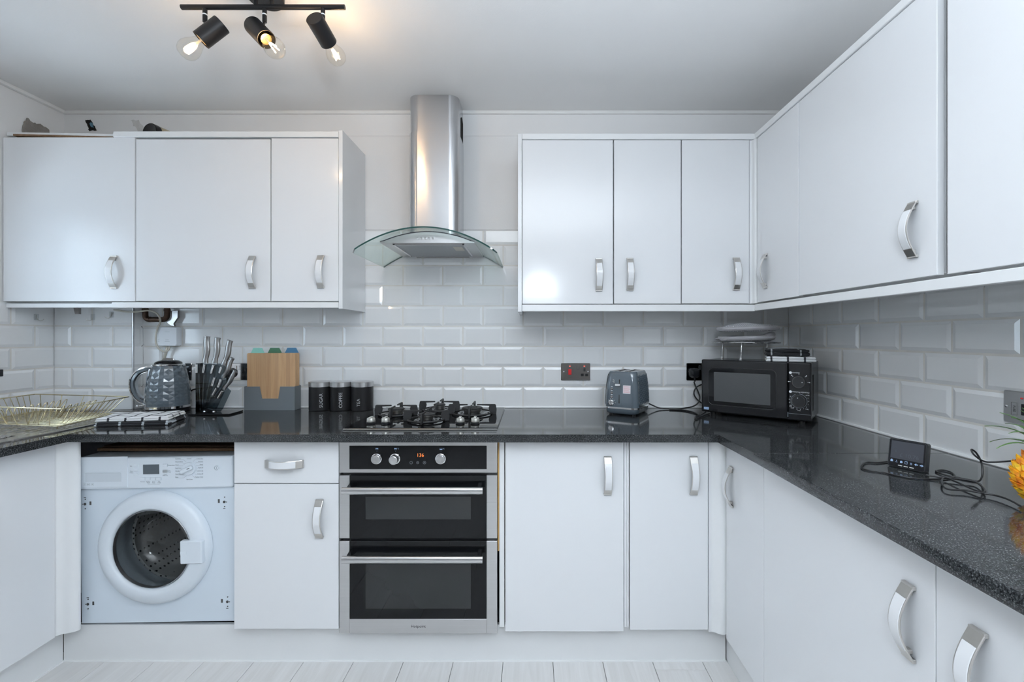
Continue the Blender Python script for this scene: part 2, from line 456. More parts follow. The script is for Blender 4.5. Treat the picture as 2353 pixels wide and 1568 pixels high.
def thing(name, label, cat, loc=(0, 0, 0), rot=(0, 0, 0), group=None):
    o = bpy.data.objects.new(name, None); COL.objects.link(o)
    o.location = loc; o.rotation_euler = rot; o.empty_display_size = 0.05
    return tag(o, label, cat, group)

def single(name, bm, mats, label, cat, loc=(0, 0, 0), rot=(0, 0, 0), group=None, sharp=35):
    """a thing that is one mesh; bm in its own space"""
    o = link(name, mesh_of(name, bm, mats, sharp), None, loc, rot)
    return tag(o, label, cat, group)

def wsingle(name, bm, mats, label, cat, loc, group=None, sharp=35):
    bmesh.ops.translate(bm, vec=-Vector(loc), verts=bm.verts[:])
    return single(name, bm, mats, label, cat, loc, (0, 0, 0), group, sharp)

def struct(name, bm, mats, label, cat='room', sharp=35):
    o = link(name, mesh_of(name, bm, mats, sharp)); return tag(o, label, cat, None, 'structure')

_font = {}
def text_mesh(body, size, align='CENTER', ext=0.0002):
    cu = bpy.data.curves.new('text', 'FONT'); cu.body = body; cu.size = size
    cu.align_x = align; cu.align_y = 'CENTER'; cu.extrude = ext; cu.resolution_u = 3
    o = bpy.data.objects.new('text_tmp', cu)
    me = bpy.data.meshes.new_from_object(o)
    bpy.data.objects.remove(o); bpy.data.curves.remove(cu)
    return me

FACE = Matrix.Rotation(PI / 2, 4, 'X')       # text plane XY -> XZ, facing -y
def text_into(bm, body, size, pos, align='CENTER', rot=0.0, M=None, bend=None):
    """adds lettering that faces -y (or through M) at pos"""
    me = text_mesh(body, size, align)
    T = Matrix.Translation(pos) @ (M or Matrix()) @ FACE @ Matrix.Rotation(rot, 4, 'Z')
    me.transform(T); t = bmesh.new(); t.from_mesh(me); bpy.data.meshes.remove(me)
    off = {v: bm.verts.new(v.co) for v in t.verts}
    for f in t.faces:
        try: bm.faces.new([off[v] for v in f.verts])
        except ValueError: pass
    t.free()

# ================================================================== the room
YB, XR, XL, CEIL = 2.3164, 1.289, -2.339, 2.3875       # faces of the tiles on the back, right and left walls; ceiling
YBOX, XBOX = 2.2583, -1.9515                           # boxed-in corner on the left
YF = -2.30                                             # wall behind the camera
TD = 0.007                                             # how far tiles stand off the wall

b = NB(); box(b, XL - 0.12, XR + 0.12, YF - 0.12, YB + 0.12, -0.08, -0.012)
floor = struct('floor', b, mat('floor_base', (0.25, 0.24, 0.23), 0.9), 'pale plank floor of the kitchen', 'floor')
b = NB(); box(b, XL - 0.12, XR + 0.12, YF - 0.12, YB + 0.12, CEIL, CEIL + 0.1)
ceiling = struct('ceiling', b, paint_ceiling, 'plain white painted ceiling', 'ceiling')
# back wall: tiled zone is recessed by the tile thickness; the top band stands 3 mm proud
zs = EYE + 1.006
b = NB()
prism(b, [(XL - 0.1, YB + TD, -0.012), (XL - 0.1, YB + 0.1, -0.012), (XL - 0.1, YB + 0.1, CEIL), (XL - 0.1, YB - 0.002, CEIL),
          (XL - 0.1, YB - 0.002, zs), (XL - 0.1, YB + 0.0015, zs - 0.002), (XL - 0.1, YB + 0.0015, EYE + 0.536), (XL - 0.1, YB + TD, EYE + 0.530)], (XR - XL + 0.2, 0, 0))
wall_back = struct('wall_back', b, paint_wall, 'white painted back wall with bevelled white tiles', 'wall')
b = NB(); box(b, XR + TD, XR + 0.1, YF, YB + TD, -0.012, CEIL)
wall_right = struct('wall_right', b, paint_wall, 'right wall with bevelled white tiles under the cabinets', 'wall')
# left wall with the window opening over the sink
WY0, WY1, WZ0, WZ1 = 1.37, 1.80, 1.08, 1.845
b = NB()
for (y0, y1, z0, z1) in ((YF, WY0, -0.012, CEIL), (WY1, YB + TD, -0.012, CEIL), (WY0, WY1, -0.012, WZ0), (WY0, WY1, WZ1, CEIL)):
    box(b, XL - 0.1, XL - TD, y0, y1, z0, z1)
wall_left = struct('wall_left', b, paint_wall, 'left wall with tiles and the window over the sink', 'wall')
# wall behind the camera
b = NB(); box(b, XL - 0.1, XR + 0.1, YF - 0.1, YF, -0.012, CEIL)
wall_front = struct('wall_front', b, mat('taupe_paint', (0.20, 0.185, 0.175), 0.7), 'plain wall behind the camera', 'wall')
# boxed-in pipe corner
b = NB(); box(b, XL - TD, XBOX - 0.005, YBOX + TD, YB + TD, 0.0, 1.405)
wall_corner = struct('wall_corner', b, paint_wall, 'boxed-in corner of the back wall beside the kettle', 'wall')

def window(name, M, w, h, label):
    b = NB(); t = 0.05
    for (x0, x1, z0, z1) in ((0, w, 0, t), (0, w, h - t, h), (0, t, t, h - t), (w - t, w, t, h - t)):
        box(b, x0, x1, 0.03, 0.08, z0, z1, 0.004, M=M)
    o = struct(name, b, white_plastic, label, 'window')
    for x0, x1 in ((t, w - t),):
        g = NB(); box(g, x0, x1, 0.052, 0.058, t, h - t, M=M); obj('pane', g, window_glass, o)
    return o
window('window_1', Matrix.Translation((XL - TD, WY0, WZ0)) @ Matrix.Rotation(PI / 2, 4, 'Z'), WY1 - WY0, WZ1 - WZ0, 'white window over the sink')

# beads along the ceiling
b = NB(); box(b, XL, XR, YB - 0.018, YB, CEIL - 0.016, CEIL, 0.003)
struct('trim_1', b, paint_trim, 'thin white bead where back wall meets ceiling', 'trim')
b = NB(); box(b, XL - TD, XL + 0.014, YF, YB - 0.018, CEIL - 0.016, CEIL, 0.003)
struct('trim_2', b, paint_trim, 'thin white bead where left wall meets ceiling', 'trim')
b = NB(); box(b, XR - 0.014, XR + TD, YF, YB - 0.018, CEIL - 0.016, CEIL, 0.003)
struct('trim_3', b, paint_trim, 'thin white bead where right wall meets ceiling', 'trim')

# ---- floor planks
PW = 0.1927; px0 = 0.6596 - 14 * PW
full = {}
def plank_mesh(w, l):
    k = (round(w, 3), round(l, 3))
    if k not in full:
        b = NB(); box(b, 0.0009, w - 0.0009, 0.0009, l - 0.0009, -0.012, 0, 0.0010, 1)
        full[k] = mesh_of('plank', b, plank_m)
    return full[k]
joints_first = {13: 1.742}
for i in range(-1, 16):
    x = px0 + i * PW
    if x < XL - 0.02 or x + PW > XR + 0.03: continue
    y1 = 1.84
    cut = joints_first.get(i, 1.84 - random.Random(i * 3 + 1).uniform(0.25, 1.1))
    ys = [y1, cut]
    while ys[-1] > YF: ys.append(max(YF, ys[-1] - 1.2))
    for a, c in zip(ys, ys[1:]):
        if a - c > 0.01: link('plank', plank_mesh(PW, a - c), floor, (x, c, 0))

# ---- bevelled tiles
TW, TH = 0.2015, 0.1018
tcache = {}
def tile_mesh(w, h, l, r, bt, t):
    """tile w x h, bevel flags left right bottom top; lies in XZ, front towards -y, front face at y=0"""
    k = (round(w, 4), round(h, 4), l, r, bt, t)
    if k in tcache: return tcache[k]
    g, bv, dp = 0.0008, 0.0142, 0.0048
    x0, x1, z0, z1 = g, w - g, g, h - g
    def q(e): return bv if e else 0.0006
    b = NB()
    A = [(x0, TD, z0), (x1, TD, z0), (x1, TD, z1), (x0, TD, z1)]
    B = [(x0, dp, z0), (x1, dp, z0), (x1, dp, z1), (x0, dp, z1)]
    C = [(x0 + q(l), 0, z0 + q(bt)), (x1 - q(r), 0, z0 + q(bt)), (x1 - q(r), 0, z1 - q(t)), (x0 + q(l), 0, z1 - q(t))]
    rings(b, [A, B, C])
    tcache[k] = mesh_of('tile', b, tile_white, 12)
    return tcache[k]
rnd = random.Random(3)
ROWS = [0.0] + [0.361 - 0.2561 + TH * k for k in range(8)] + [0.361 + 0.528]
def tile_run(parent, place, s0, s1, row0, row1, phase, rotz):
    """place(s, z) -> world point of a tile's lower-left corner; s runs left to right as seen"""
    for k in range(row0, row1):
        z0, z1 = 0.9 + ROWS[k], 0.9 + ROWS[k + 1]
        ph = phase + (TW / 2 if k % 2 else 0)
        s = ph + math.floor((s0 - ph) / TW) * TW
        while s < s1 - 1e-4:
            a, c = max(s, s0), min(s + TW, s1)
            if c - a > 0.006:
                me = tile_mesh(c - a, z1 - z0, a == s, abs(c - s - TW) < 1e-6, k > 0, k < 8)
                link('tile', me, parent, place(a, z0), (R(rnd.uniform(-.16, .16)), 0, rotz + R(rnd.uniform(-.10, .10))))
            s += TW
tile_run(wall_back, lambda s, z: (s, YB, z), XBOX, XR, 0, 5, -0.4469, 0)
tile_run(wall_back, lambda s, z: (s, YB, z), -0.88, 0.0, 5, 9, -0.4469, 0)
# right wall, seen from the left to the right: far to near
tile_run(wall_right, lambda s, z: (XR, -s, z), -YB, -0.45, 0, 5, -1.923, -PI / 2)
tile_run(wall_corner, lambda s, z: (s, YBOX, z), XL, XBOX - 0.004, 0, 5, -2.156, 0)
tile_run(wall_corner, lambda s, z: (XBOX, s, z), YBOX + 0.004, YB, 0, 5, YBOX - 0.05, PI / 2)
tile_run(wall_left, lambda s, z: (XL, s, z), 1.845, YBOX, 0, 5, 2.074, PI / 2)
for parent, (x0, x1, y0, y1, z1) in ((wall_back, (XBOX, XR + TD, YB + 0.004, YB + TD + 0.001, 1.40)), (wall_right, (XR + 0.004, XR + TD + 0.001, 0.45, YB, 1.40)),
                                      (wall_corner, (XL, XBOX, YBOX + 0.004, YBOX + TD + 0.001, 1.40)), (wall_left, (XL - TD - 0.001, XL - 0.004, 1.845, YBOX, 1.40))):
    b = NB(); box(b, x0, x1, y0, y1, 0.9, z1); obj('grout_bed', b, grout, parent)
b = NB(); box(b, -0.9, 0.0, YB + 0.004, YB + TD + 0.001, 1.40, 0.9 + ROWS[9]); obj('grout_bed', b, grout, wall_back)
b = NB(); box(b, XBOX - 0.006, XBOX + 0.002, YBOX - 0.002, YBOX + 0.006, 0.9, 1.40, 0.001); obj('tile_edge_trim', b, steel, wall_corner)
b = NB()
tube(b, [(XBOX, YB - 0.002, 0.903), (XR - 0.004, YB - 0.002, 0.903)], 0.005, 6)
obj('sealant_bead', b, sealant, wall_back)
b = NB(); tube(b, [(XR - 0.002, YB - 0.004, 0.903), (XR - 0.002, 0.45, 0.903)], 0.006, 6); obj('sealant_bead', b, sealant, wall_right)
# ragged plaster above the left cabinets
rr2 = random.Random(11)
def rough_edge(pts, ax, k=4, amp=0.0035):
    out = []
    for p, q in zip(pts, pts[1:] + pts[:1]):
        p, q = Vector(p), Vector(q)
        for i in range(k):
            v = p.lerp(q, i / k); j = Vector((rr2.uniform(-amp, amp) * ax[0], rr2.uniform(-amp, amp) * ax[1], rr2.uniform(-amp, amp) * ax[2]))
            out.append(v + j)
    return out
def ragged(parent, name, pts, y, m, d=0.004):
    b = NB(); prism(b, rough_edge([at(px, py, y) for px, py in pts], (1, 0, 1)), (0, d, 0)); obj(name, b, m, parent)
ragged(wall_back, 'plaster_hole', [(196, 277), (208, 275), (216, 287), (221, 300), (204, 300), (201, 288)], YB - 0.004, dark_void)
ragged(wall_back, 'plaster_chip', [(206, 282), (211, 283), (216, 293), (208, 291)], YB - 0.006, mat('blue_sleeve', (0.10, 0.22, 0.30), 0.6))
ragged(wall_back, 'plaster_flake', [(302, 276), (318, 276), (326, 287), (332, 304), (316, 304), (312, 293), (306, 288)], YB - 0.004, mat('torn_paper', (0.66, 0.655, 0.64), 0.9, var=0.15, vscale=60, bump=0.8, bscale=90))
b = NB()
cpts = [(XL + 0.001, y, z) for y, z in ((2.115, 2.15), (2.125, 2.245), (2.140, 2.272), (2.17, 2.262), (2.20, 2.270), (2.232, 2.264), (2.25, 2.15))]
prism(b, rough_edge(cpts, (0, 1, 1), 5, 0.004), (-0.006, 0, 0)); obj('bare_patch', b, cement, wall_left)

# ---- plinths
PY, PXR, PXL, PH = 1.788, 0.752, -1.815, 0.142
b = NB(); box(b, PXL, PXR - 0.001, PY, PY + 0.016, 0, PH, 0.001, 1); struct('baseboard_back', b, satin_white, 'white kickboard under the back units', 'plinth')
b = NB(); box(b, PXR + 0.004, PXR + 0.02, 0.25, PY + 0.04, 0, 0.128, 0.001, 1); struct('baseboard_right', b, satin_white, 'white kickboard under the right units', 'plinth')
b = NB(); box(b, PXL - 0.016, PXL, 0.25, PY - 0.001, 0, PH, 0.001, 1); struct('baseboard_left', b, satin_white, 'white kickboard under the sink units', 'plinth')
b = NB(); box(b, PXL, PXR, PY - 0.005, PY, 0, 0.005); struct('trim_4', b, sealant, 'white sealant line along the back kickboard', 'trim')
b = NB(); box(b, PXL, PXL + 0.005, 0.25, PY - 0.005, 0, 0.005); struct('trim_5', b, sealant, 'white sealant line along the left kickboard', 'trim')

# ================================================================== handles
def handle_mesh():
    b = NB(); Lh, n = 0.140, 18
    def yo(t): return -(0.0055 + 0.0265 * math.sin(PI * t))
    for mi, t0, t1, hw, th, dz in ((0, 0, 1, 0.0145, 0.0028, 0), (1, 0.15, 0.85, 0.0122, 0.0030, 0.0008)):
        rs = []
        k = n if mi == 0 else 14
        for i in range(k + 1):
            t = t0 + (t1 - t0) * i / k
            z = (t - 0.5) * Lh; y = yo(t)
            dy = -0.0265 * PI * math.cos(PI * t) / Lh
            nrm = Vector((0, -1, dy)).normalized()
            p = Vector((0, y, z)) + nrm * dz
            rs.append([p + Vector((hw, 0, 0)) + nrm * 0.0004, p + Vector((hw * 0.9, 0, 0)) + nrm * 0.0012, p + Vector((-hw * 0.9, 0, 0)) + nrm * 0.0012, p + Vector((-hw, 0, 0)) + nrm * 0.0004,
                       p + Vector((-hw, 0, 0)) - nrm * th * 0.6, p + Vector((hw, 0, 0)) - nrm * th * 0.6])
        rings(b, rs, mi=mi)
    for s in (-1, 1):
        box(b, -0.0145, 0.0145, -0.0075, 0, s * 0.069 - 0.0035, s * 0.069 + 0.0035, 0.0008, 1)
        box(b, -0.006, 0.006, -0.0105, 0, s * 0.056 - 0.004, s * 0.056 + 0.004, 0.0008, 1)
    return mesh_of('handle', b, [satin_metal, gloss_white], 40)
HANDLE = handle_mesh()
def handle(door, p, facing='back', horizontal=False):
    rz = {'back': 0, 'right': -PI / 2, 'left': PI / 2}[facing]
    rot = Matrix.Rotation(rz, 4, 'Z') @ Matrix.Rotation(PI / 2 if horizontal else 0, 4, 'Y')
    return link('handle', HANDLE, door, Vector(p) - origin(door), rot.to_euler())

# ================================================================== worktops
WT, WTH, WY = 0.90, 0.029, 1.6906
XWR, XWL = 0.684, -1.705
def slab(poly, z0, z1, bev=0.005):
    b = NB(); prism(b, [(x, y, z0) for x, y in poly], (0, 0, z1 - z0))
    bmesh.ops.bevel(b, geom=[e for e in b.edges if abs(e.verts[0].co.z - e.verts[1].co.z) < 1e-6], offset=bev, segments=2, affect='EDGES', profile=0.5)
    return b
SEAM = 1.42
b = slab([(XWL + 0.0005, WY), (XWR, WY), (XWR, SEAM + 0.0005), (XR - 0.002, SEAM + 0.0005), (XR - 0.002, YB - 0.002), (XWL + 0.0005, YB - 0.002)], WT - WTH, WT, 0.003)
wt = thing('worktop', 'speckled black granite-look worktop along the back wall carrying the hob', 'worktop', (-0.4, WY + 0.3, WT - WTH))
wobj('slab', b, granite_m, wt)
b = slab([(XWR, 0.22), (XR - 0.002, 0.22), (XR - 0.002, SEAM - 0.0005), (XWR, SEAM - 0.0005)], WT - WTH, WT, 0.003)
wsingle('worktop', b, granite_m, 'black granite-look worktop along the right wall under the smart meter', 'worktop', (XWR + 0.3, 0.82, WT - WTH))
# sink worktop: a ring of slabs round the bowl
SX0, SX1, SY0, SY1 = -2.215, -1.855, 1.22, 1.66
b = NB()
for (x0, x1, y0, y1) in ((XL + 0.002, SX0, 0.1, YBOX - 0.002), (SX1, XWL - 0.0005, 0.1, YBOX - 0.002), (SX0, SX1, 0.1, SY0), (SX0, SX1, SY1, YBOX - 0.002), (XBOX + 0.004, XWL - 0.0005, YBOX - 0.002, YB - 0.002)):
    box(b, x0, x1, y0, y1, WT - WTH, WT)
bmesh.ops.remove_doubles(b, verts=b.verts[:], dist=1e-5)
wsingle('worktop', b, granite_m, 'black granite-look worktop on the left holding the steel sink', 'worktop', (XWL - 0.3, 1.0, WT - WTH))

# ================================================================== base units
YD, DT = 1.7377, 0.018                 # face of the base doors, door thickness
def px_x(px, y): return (px - VX) * y / F
def zof(py, y): return EYE - (py - VY) * y / F
BT = WT - WTH - 0.003                  # top of base doors
def base_unit(label, x0, x1, zbot, hx, drawer=None, carcass=True, group='white base units'):
    t = thing('base_cabinet', label, 'cabinet', ((x0 + x1) / 2, YD + 0.3, PH), group=group)
    b = NB(); box(b, x0 + 0.001, x1 - 0.001, YD + DT + 0.002, YB - 0.02, PH + 0.002, WT - WTH - 0.001); wobj('carcass', b, satin_white, t)
    ztop = BT
    if drawer:
        b = NB(); box(b, x0, x1, YD, YD + DT, drawer + 0.002, BT, 0.0012); d = wobj('drawer', b, gloss_white, t)
        handle(d, ((x0 + x1) / 2 - 0.006, YD, zof(1066, YD)), horizontal=True); ztop = drawer - 0.002
    b = NB(); box(b, x0, x1, YD, YD + DT, zbot, ztop, 0.0012); d = wobj('door', b, gloss_white, t)
    if hx: handle(d, (hx[0], YD, hx[1]))
    return t
u4 = base_unit('white base cabinet with a drawer, between washing machine and oven', px_x(538, YD), px_x(778, YD), zof(1446, YD), (px_x(735, YD), zof(1192, YD)), drawer=zof(1112, YD))
u45 = base_unit('wide white base cabinet door right beside the oven', px_x(1161, YD), px_x(1433, YD), zof(1452, YD), (px_x(1396, YD), zof(1093, YD)))
u30 = base_unit('narrow white base cabinet door next to the right-hand corner post', px_x(1447.5, YD), px_x(1627, YD), zof(1448, YD), (px_x(1593, YD), zof(1093, YD)))
for t, pa, pb in ((u45, 1147, 1158.5), (u45, 1435, 1441), (u45, 1441.5, 1446)):
    b = NB(); box(b, px_x(pa, YD), px_x(pb, YD), YD + 0.008, YD + DT + 0.03, zof(1445, YD), BT, 0.0008); wobj('filler_strip', b, satin_white, t)
b = NB(); box(b, px_x(1143.4, YD), px_x(1146.6, YD), YD + 0.012, YD + DT + 0.03, zof(1270, YD), BT); wobj('stained_edge', b, mat('stained_edge_band', (0.50, 0.30, 0.10), 0.6, var=0.3, vscale=30), u45)

XD = 0.726                              # face of the right-hand base doors
def right_base(label, ya, yb, hy):
    """ya far, yb near"""
    t = thing('base_cabinet', label, 'cabinet', (XD + 0.3, (ya + yb) / 2, PH), group='white base units')
    b = NB(); box(b, XD + DT + 0.002, XR - 0.02, yb + 0.001, ya - 0.001, PH + 0.002, WT - WTH - 0.001); wobj('carcass', b, satin_white, t)
    b = NB(); box(b, XD, XD + DT, yb + 0.001, ya - 0.001, EYE - 1.1305, BT, 0.0012); d = wobj('door', b, gloss_white, t)
    handle(d, (XD, hy, EYE - 0.547), 'right')
right_base('narrow white base cabinet right after the inner corner, its handle reflected in the gloss', 1.7255, 1.4438, 1.672)
right_base('wide white base cabinet under the smart meter', 1.4438, 0.8293, 0.8846)
right_base('white base cabinet nearest the camera at the lower right edge', 0.8293, 0.26, 0.7465)
XDL = -1.762
t = thing('base_cabinet', 'white base cabinet under the sink at the left edge', 'cabinet', (XDL - 0.3, 1.0, PH), group='white base units')
b = NB(); box(b, XL + 0.02, XDL - DT - 0.002, 0.26, 1.70, PH + 0.002, 0.66); wobj('carcass', b, satin_white, t)
b = NB(); box(b, XDL - DT, XDL, 1.095, 1.705, EYE - 1.115, BT, 0.0012); wobj('door', b, gloss_white, t)
b = NB(); box(b, XDL - DT, XDL, 0.27, 1.092, EYE - 1.115, BT, 0.0012); wobj('door', b, gloss_white, t)

def post(label, plan, z0, z1, loc):
    b = NB(); prism(b, [(x, y, z0) for x, y in plan], (0, 0, z1 - z0))
    return wsingle('corner_post', b, satin_white, label, 'corner post', (loc[0], loc[1], z0), 'moulded corner posts', sharp=50)
def ogee(p0, p1, n=14, amp=0.012):
    p0, p1 = Vector(p0), Vector(p1); d = p1 - p0; nn = Vector((-d.y, d.x)).normalized(); out = []
    for i in range(n + 1):
        t = i / n; e = t * t * (3 - 2 * t)
        # S-shaped section between the two faces
        out.append(p0 + Vector((d.x * t, d.y * e)) + nn * amp * math.sin(2 * PI * t) * 0.35)
    return [(v.x, v.y) for v in out]
xa = px_x(1629, YD)
post('white moulded corner post between the back and right base units', ogee((xa, YD + 0.003), (XD + 0.001, 1.7275)) + [(XD + 0.03, 1.7275), (XD + 0.03, YD + 0.02), (xa, YD + 0.02)], EYE - 1.118, BT, (0.70, 1.74))
xa = px_x(178.5, YD)
post('white moulded corner post between washing machine and sink unit', [(XDL - 0.022, YD + 0.012), (XDL - 0.022, 1.7075)] + ogee((XDL, 1.7075), (xa, YD + 0.004), amp=0.016) + [(xa, YD + 0.012)], EYE - 1.112, BT, (-1.73, 1.74))

# ================================================================== wall units
YU, UT = 2.039, 0.018
SU = F / YU
def ux(px): return (px - VX) / SU
def uz(py): return EYE - (py - VY) / SU
def wall_unit(label, x0, x1, z0, z1, hpx, hz):
    t = thing('wall_cabinet', label, 'cabinet', ((x0 + x1) / 2, YB - 0.01, z0), group='white wall units')
    b = NB(); box(b, x0 + 0.0008, x1 - 0.0008, YU + UT + 0.002, YB - 0.003, z0 + 0.002, z1 - 0.002); wobj('carcass', b, satin_white, t)
    b = NB(); box(b, x0 + 0.001, x1 - 0.001, YU, YU + UT, z0, z1, 0.0012); d = wobj('door', b, gloss_white, t)
    handle(d, (ux(hpx), YU, hz)); return t
zl0, zl1 = uz(692), uz(318)
ul1 = wall_unit('leftmost white wall cabinet with window reflections in its gloss door', XL + 0.001, ux(310), zl0 - 0.001, uz(315.5), 263, uz(626))
ul2 = wall_unit('wide white wall cabinet above the kettle and knives', ux(312), ux(621.5), zl0, uz(320), 581, uz(626))
ul3 = wall_unit('narrow white wall cabinet left of the extractor hood', ux(623), ux(778), zl0, zl1, 738, uz(625))
b = NB(); box(b, ux(779), ux(788), YU - 0.004, YB - 0.003, uz(710), uz(300), 0.001, 1); wobj('end_panel', b, gloss_white, ul3)
zr0, zr1 = uz(698), uz(322)
ur1 = wall_unit('white wall cabinet right beside the extractor hood', ux(1199.5), ux(1409), zr0 - 0.001, zr1, 1376, uz(632))
ur2 = wall_unit('white wall cabinet in the middle of the right bank above the toaster', ux(1410.5), ux(1565), zr0, zr1, 1447, uz(631))
ur3 = wall_unit('white wall cabinet above the microwave next to the corner post', ux(1566.5), ux(1722), zr0 + 0.001, zr1, 1691, uz(630))
b = NB(); box(b, ux(1190), ux(1199), YU - 0.004, YB - 0.003, uz(717), uz(308), 0.001, 1); wobj('end_panel', b, gloss_white, ur1)
XU = 0.988
post('white moulded corner post between the back and right wall cabinets', ogee((ux(1723), YU + 0.003), (XU + 0.001, 2.0235), amp=0.010) + [(XU + 0.03, 2.0235), (XU + 0.03, YU + 0.03), (ux(1723), YU + 0.03)], zr0, zr1, (0.97, 2.04))
def right_wall_unit(label, ya, yb, z0, hy):
    t = thing('wall_cabinet', label, 'cabinet', (XR - 0.01, (ya + yb) / 2, z0), group='white wall units')
    b = NB(); box(b, XU + UT + 0.002, XR - 0.003, yb + 0.001, ya - 0.001, z0 + 0.004, zr1 - 0.002); wobj('carcass', b, satin_white, t)
    b = NB(); box(b, XU, XU + UT, yb + 0.001, ya - 0.001, z0, zr1, 0.0012); d = wobj('door', b, gloss_white, t)
    if hy: handle(d, (XU, hy, uz(630)), 'right')
    return t
right_wall_unit('narrow white wall cabinet on the right wall just past the corner', 2.0215, 1.7084, zr0 + 0.004, 1.946)
right_wall_unit('wide white wall cabinet on the right wall with one large handle', 1.7064, 1.1235, zr0 + 0.006, 1.192)
right_wall_unit('white wall cabinet cut off by the upper right picture edge', 1.0985, 0.50, zr0 + 0.004, None)
b = NB(); box(b, XU + UT + 0.004, XR - 0.003, 1.0995, 1.1225, zr0 + 0.01, zr1 - 0.002)  # dark piece put in for the shade between the doors
wsingle('gap_shade_board', b, dark_void, 'board coloured dark for the shade in the gap between the two near right wall cabinets', 'board', (XU + 0.1, 1.111, zr0 + 0.01))

# cornices and light pelmets
def strip(name, label, boxes, loc, m=satin_white, cat='trim'):
    b = NB()
    for v in boxes: box(b, *v, 0.0015, 1)
    return wsingle(name, b, m, label, cat, loc)
strip('cornice', 'white top strip over the left wall cabinets', [(ux(262), ux(778.5), YU - 0.006, YU + 0.05, uz(318) + 0.004, uz(303))], (-1.4, YU, uz(318) + 0.004))
c = thing('cornice', 'set-back broken top strip with raw chipboard edge at the far left', 'trim', (-2.1, YU + 0.04, uz(313)))
b = NB(); prism(b, [(XL + 0.001, YU + 0.016, uz(308)), (ux(261), YU + 0.016, uz(311.5)), (ux(261), YU + 0.016, uz(304.5)), (XL + 0.001, YU + 0.016, uz(300))], (0, 0.10, 0)); wobj('strip', b, satin_white, c)
b = NB(); prism(b, [(ux(24), YU + 0.010, uz(309.5)), (ux(261), YU + 0.010, uz(317)), (ux(261), YU + 0.010, uz(311.7)), (ux(24), YU + 0.010, uz(305.5))], (0, 0.05, 0)); wobj('chipboard_edge', b, chipboard, c)
strip('light_pelmet', 'white strip under the left wall cabinets', [(ux(258), ux(778.5), YU - 0.004, YU + 0.016, uz(708), uz(695)), (XL + 0.001, ux(258.5), YU + 0.012, YU + 0.03, uz(707), uz(697))], (-1.5, YU, uz(708)))
strip('cornice', 'white top strip over the right bank of back wall cabinets', [(ux(1199.5), XU - 0.001, YU - 0.006, YU + 0.05, uz(321), uz(308))], (0.4, YU, uz(321)))
strip('light_pelmet', 'white strip under the right bank of back wall cabinets', [(ux(1199.5), XU - 0.003, YU - 0.004, YU + 0.016, uz(716), uz(700.5))], (0.4, YU, uz(716)))
strip('cornice', 'white top strip over the cabinets on the right wall', [(XU - 0.006, XU + 0.05, 0.50, YU + 0.03, uz(321), uz(308))], (XU, 1.3, uz(321)))
strip('light_pelmet', 'white strip under the cabinets on the right wall', [(XU - 0.003, XU + 0.016, 0.50, YU + 0.015, uz(714.5), uz(700))], (XU, 1.3, uz(714.5)))

# ================================================================== oven
OX0, OX1 = px_x(779.5, YD), px_x(1142.5, YD)
oven = thing('oven', 'built-under stainless double oven with two black glass doors', 'oven', ((OX0 + OX1) / 2, YD + 0.3, PH))
def oz(py): return zof(py, YD)
def ox(px): return px_x(px, YD)
b = NB(); box(b, OX0 + 0.004, OX1 - 0.004, YD + 0.024, YB - 0.03, PH + 0.003, WT - WTH - 0.002); wobj('housing', b, dark_void, oven)
b = NB(); box(b, OX0, OX1, YD, YD + 0.022, oz(1087), oz(1016.5), 0.0015); panel = wobj('control_panel', b, steel, oven)
b = NB(); box(b, ox(803), ox(1118.3), YD - 0.0012, YD + 0.002, oz(1078.7), oz(1024.5), 0.0006, 1); wobj('control_glass', b, black_glass, panel)
for k, px in enumerate((865.6, 908.0, 1012.6)):
    c0 = (ox(px), YD - 0.0013, oz(1054.5)); tilt = (-0.12, -1, -0.10) if k == 1 else (0, -1, 0)
    b = NB(); lathe(b, [(0.0200, 0), (0.0198, 0.003), (0.0175, 0.004)], c0, (0, -1, 0), 36)
    kn = wobj('knob', b, chrome, panel)
    b = NB(); ln = 0.020 if k == 1 else 0.014
    lathe(b, [(0.0168, 0.002), (0.0168, ln - 0.001), (0.0155, ln)], c0, tilt, 36); box(b, c0[0] - 0.0006, c0[0] + 0.0006, YD - ln - 0.0022, YD - ln, c0[2] + 0.006, c0[2] + 0.014)
    wobj('knob_grip', b, steel, panel)
b = NB(); text_into(b, '136', 0.019, (ox(966), YD - 0.0016, oz(1046.5))); wobj('clock_digits', b, led_orange, panel)
b = NB()
for px, s in ((945, '-'), (975.5, '+')):
    tube(b, circ((ox(px), YD - 0.0015, oz(1063.5)), Vector((1, 0, 0)), Vector((0, 0, 1)), 0.0052, 16), 0.0004, 4, True)
    text_into(b, s, 0.009, (ox(px), YD - 0.0016, oz(1063.5)))
tube(b, circ((ox(960), YD - 0.0015, oz(1063.5)), Vector((1, 0, 0)), Vector((0, 0, 1)), 0.0045, 16), 0.0005, 4, True)
box(b, ox(960) - 0.0004, ox(960) + 0.0004, YD - 0.0017, YD - 0.0013, oz(1063.5), oz(1063.5) + 0.003); box(b, ox(960), ox(960) + 0.0025, YD - 0.0017, YD - 0.0013, oz(1063.5) - 0.0004, oz(1063.5) + 0.0004)
wobj('touch_symbols', b, print_grey, panel)
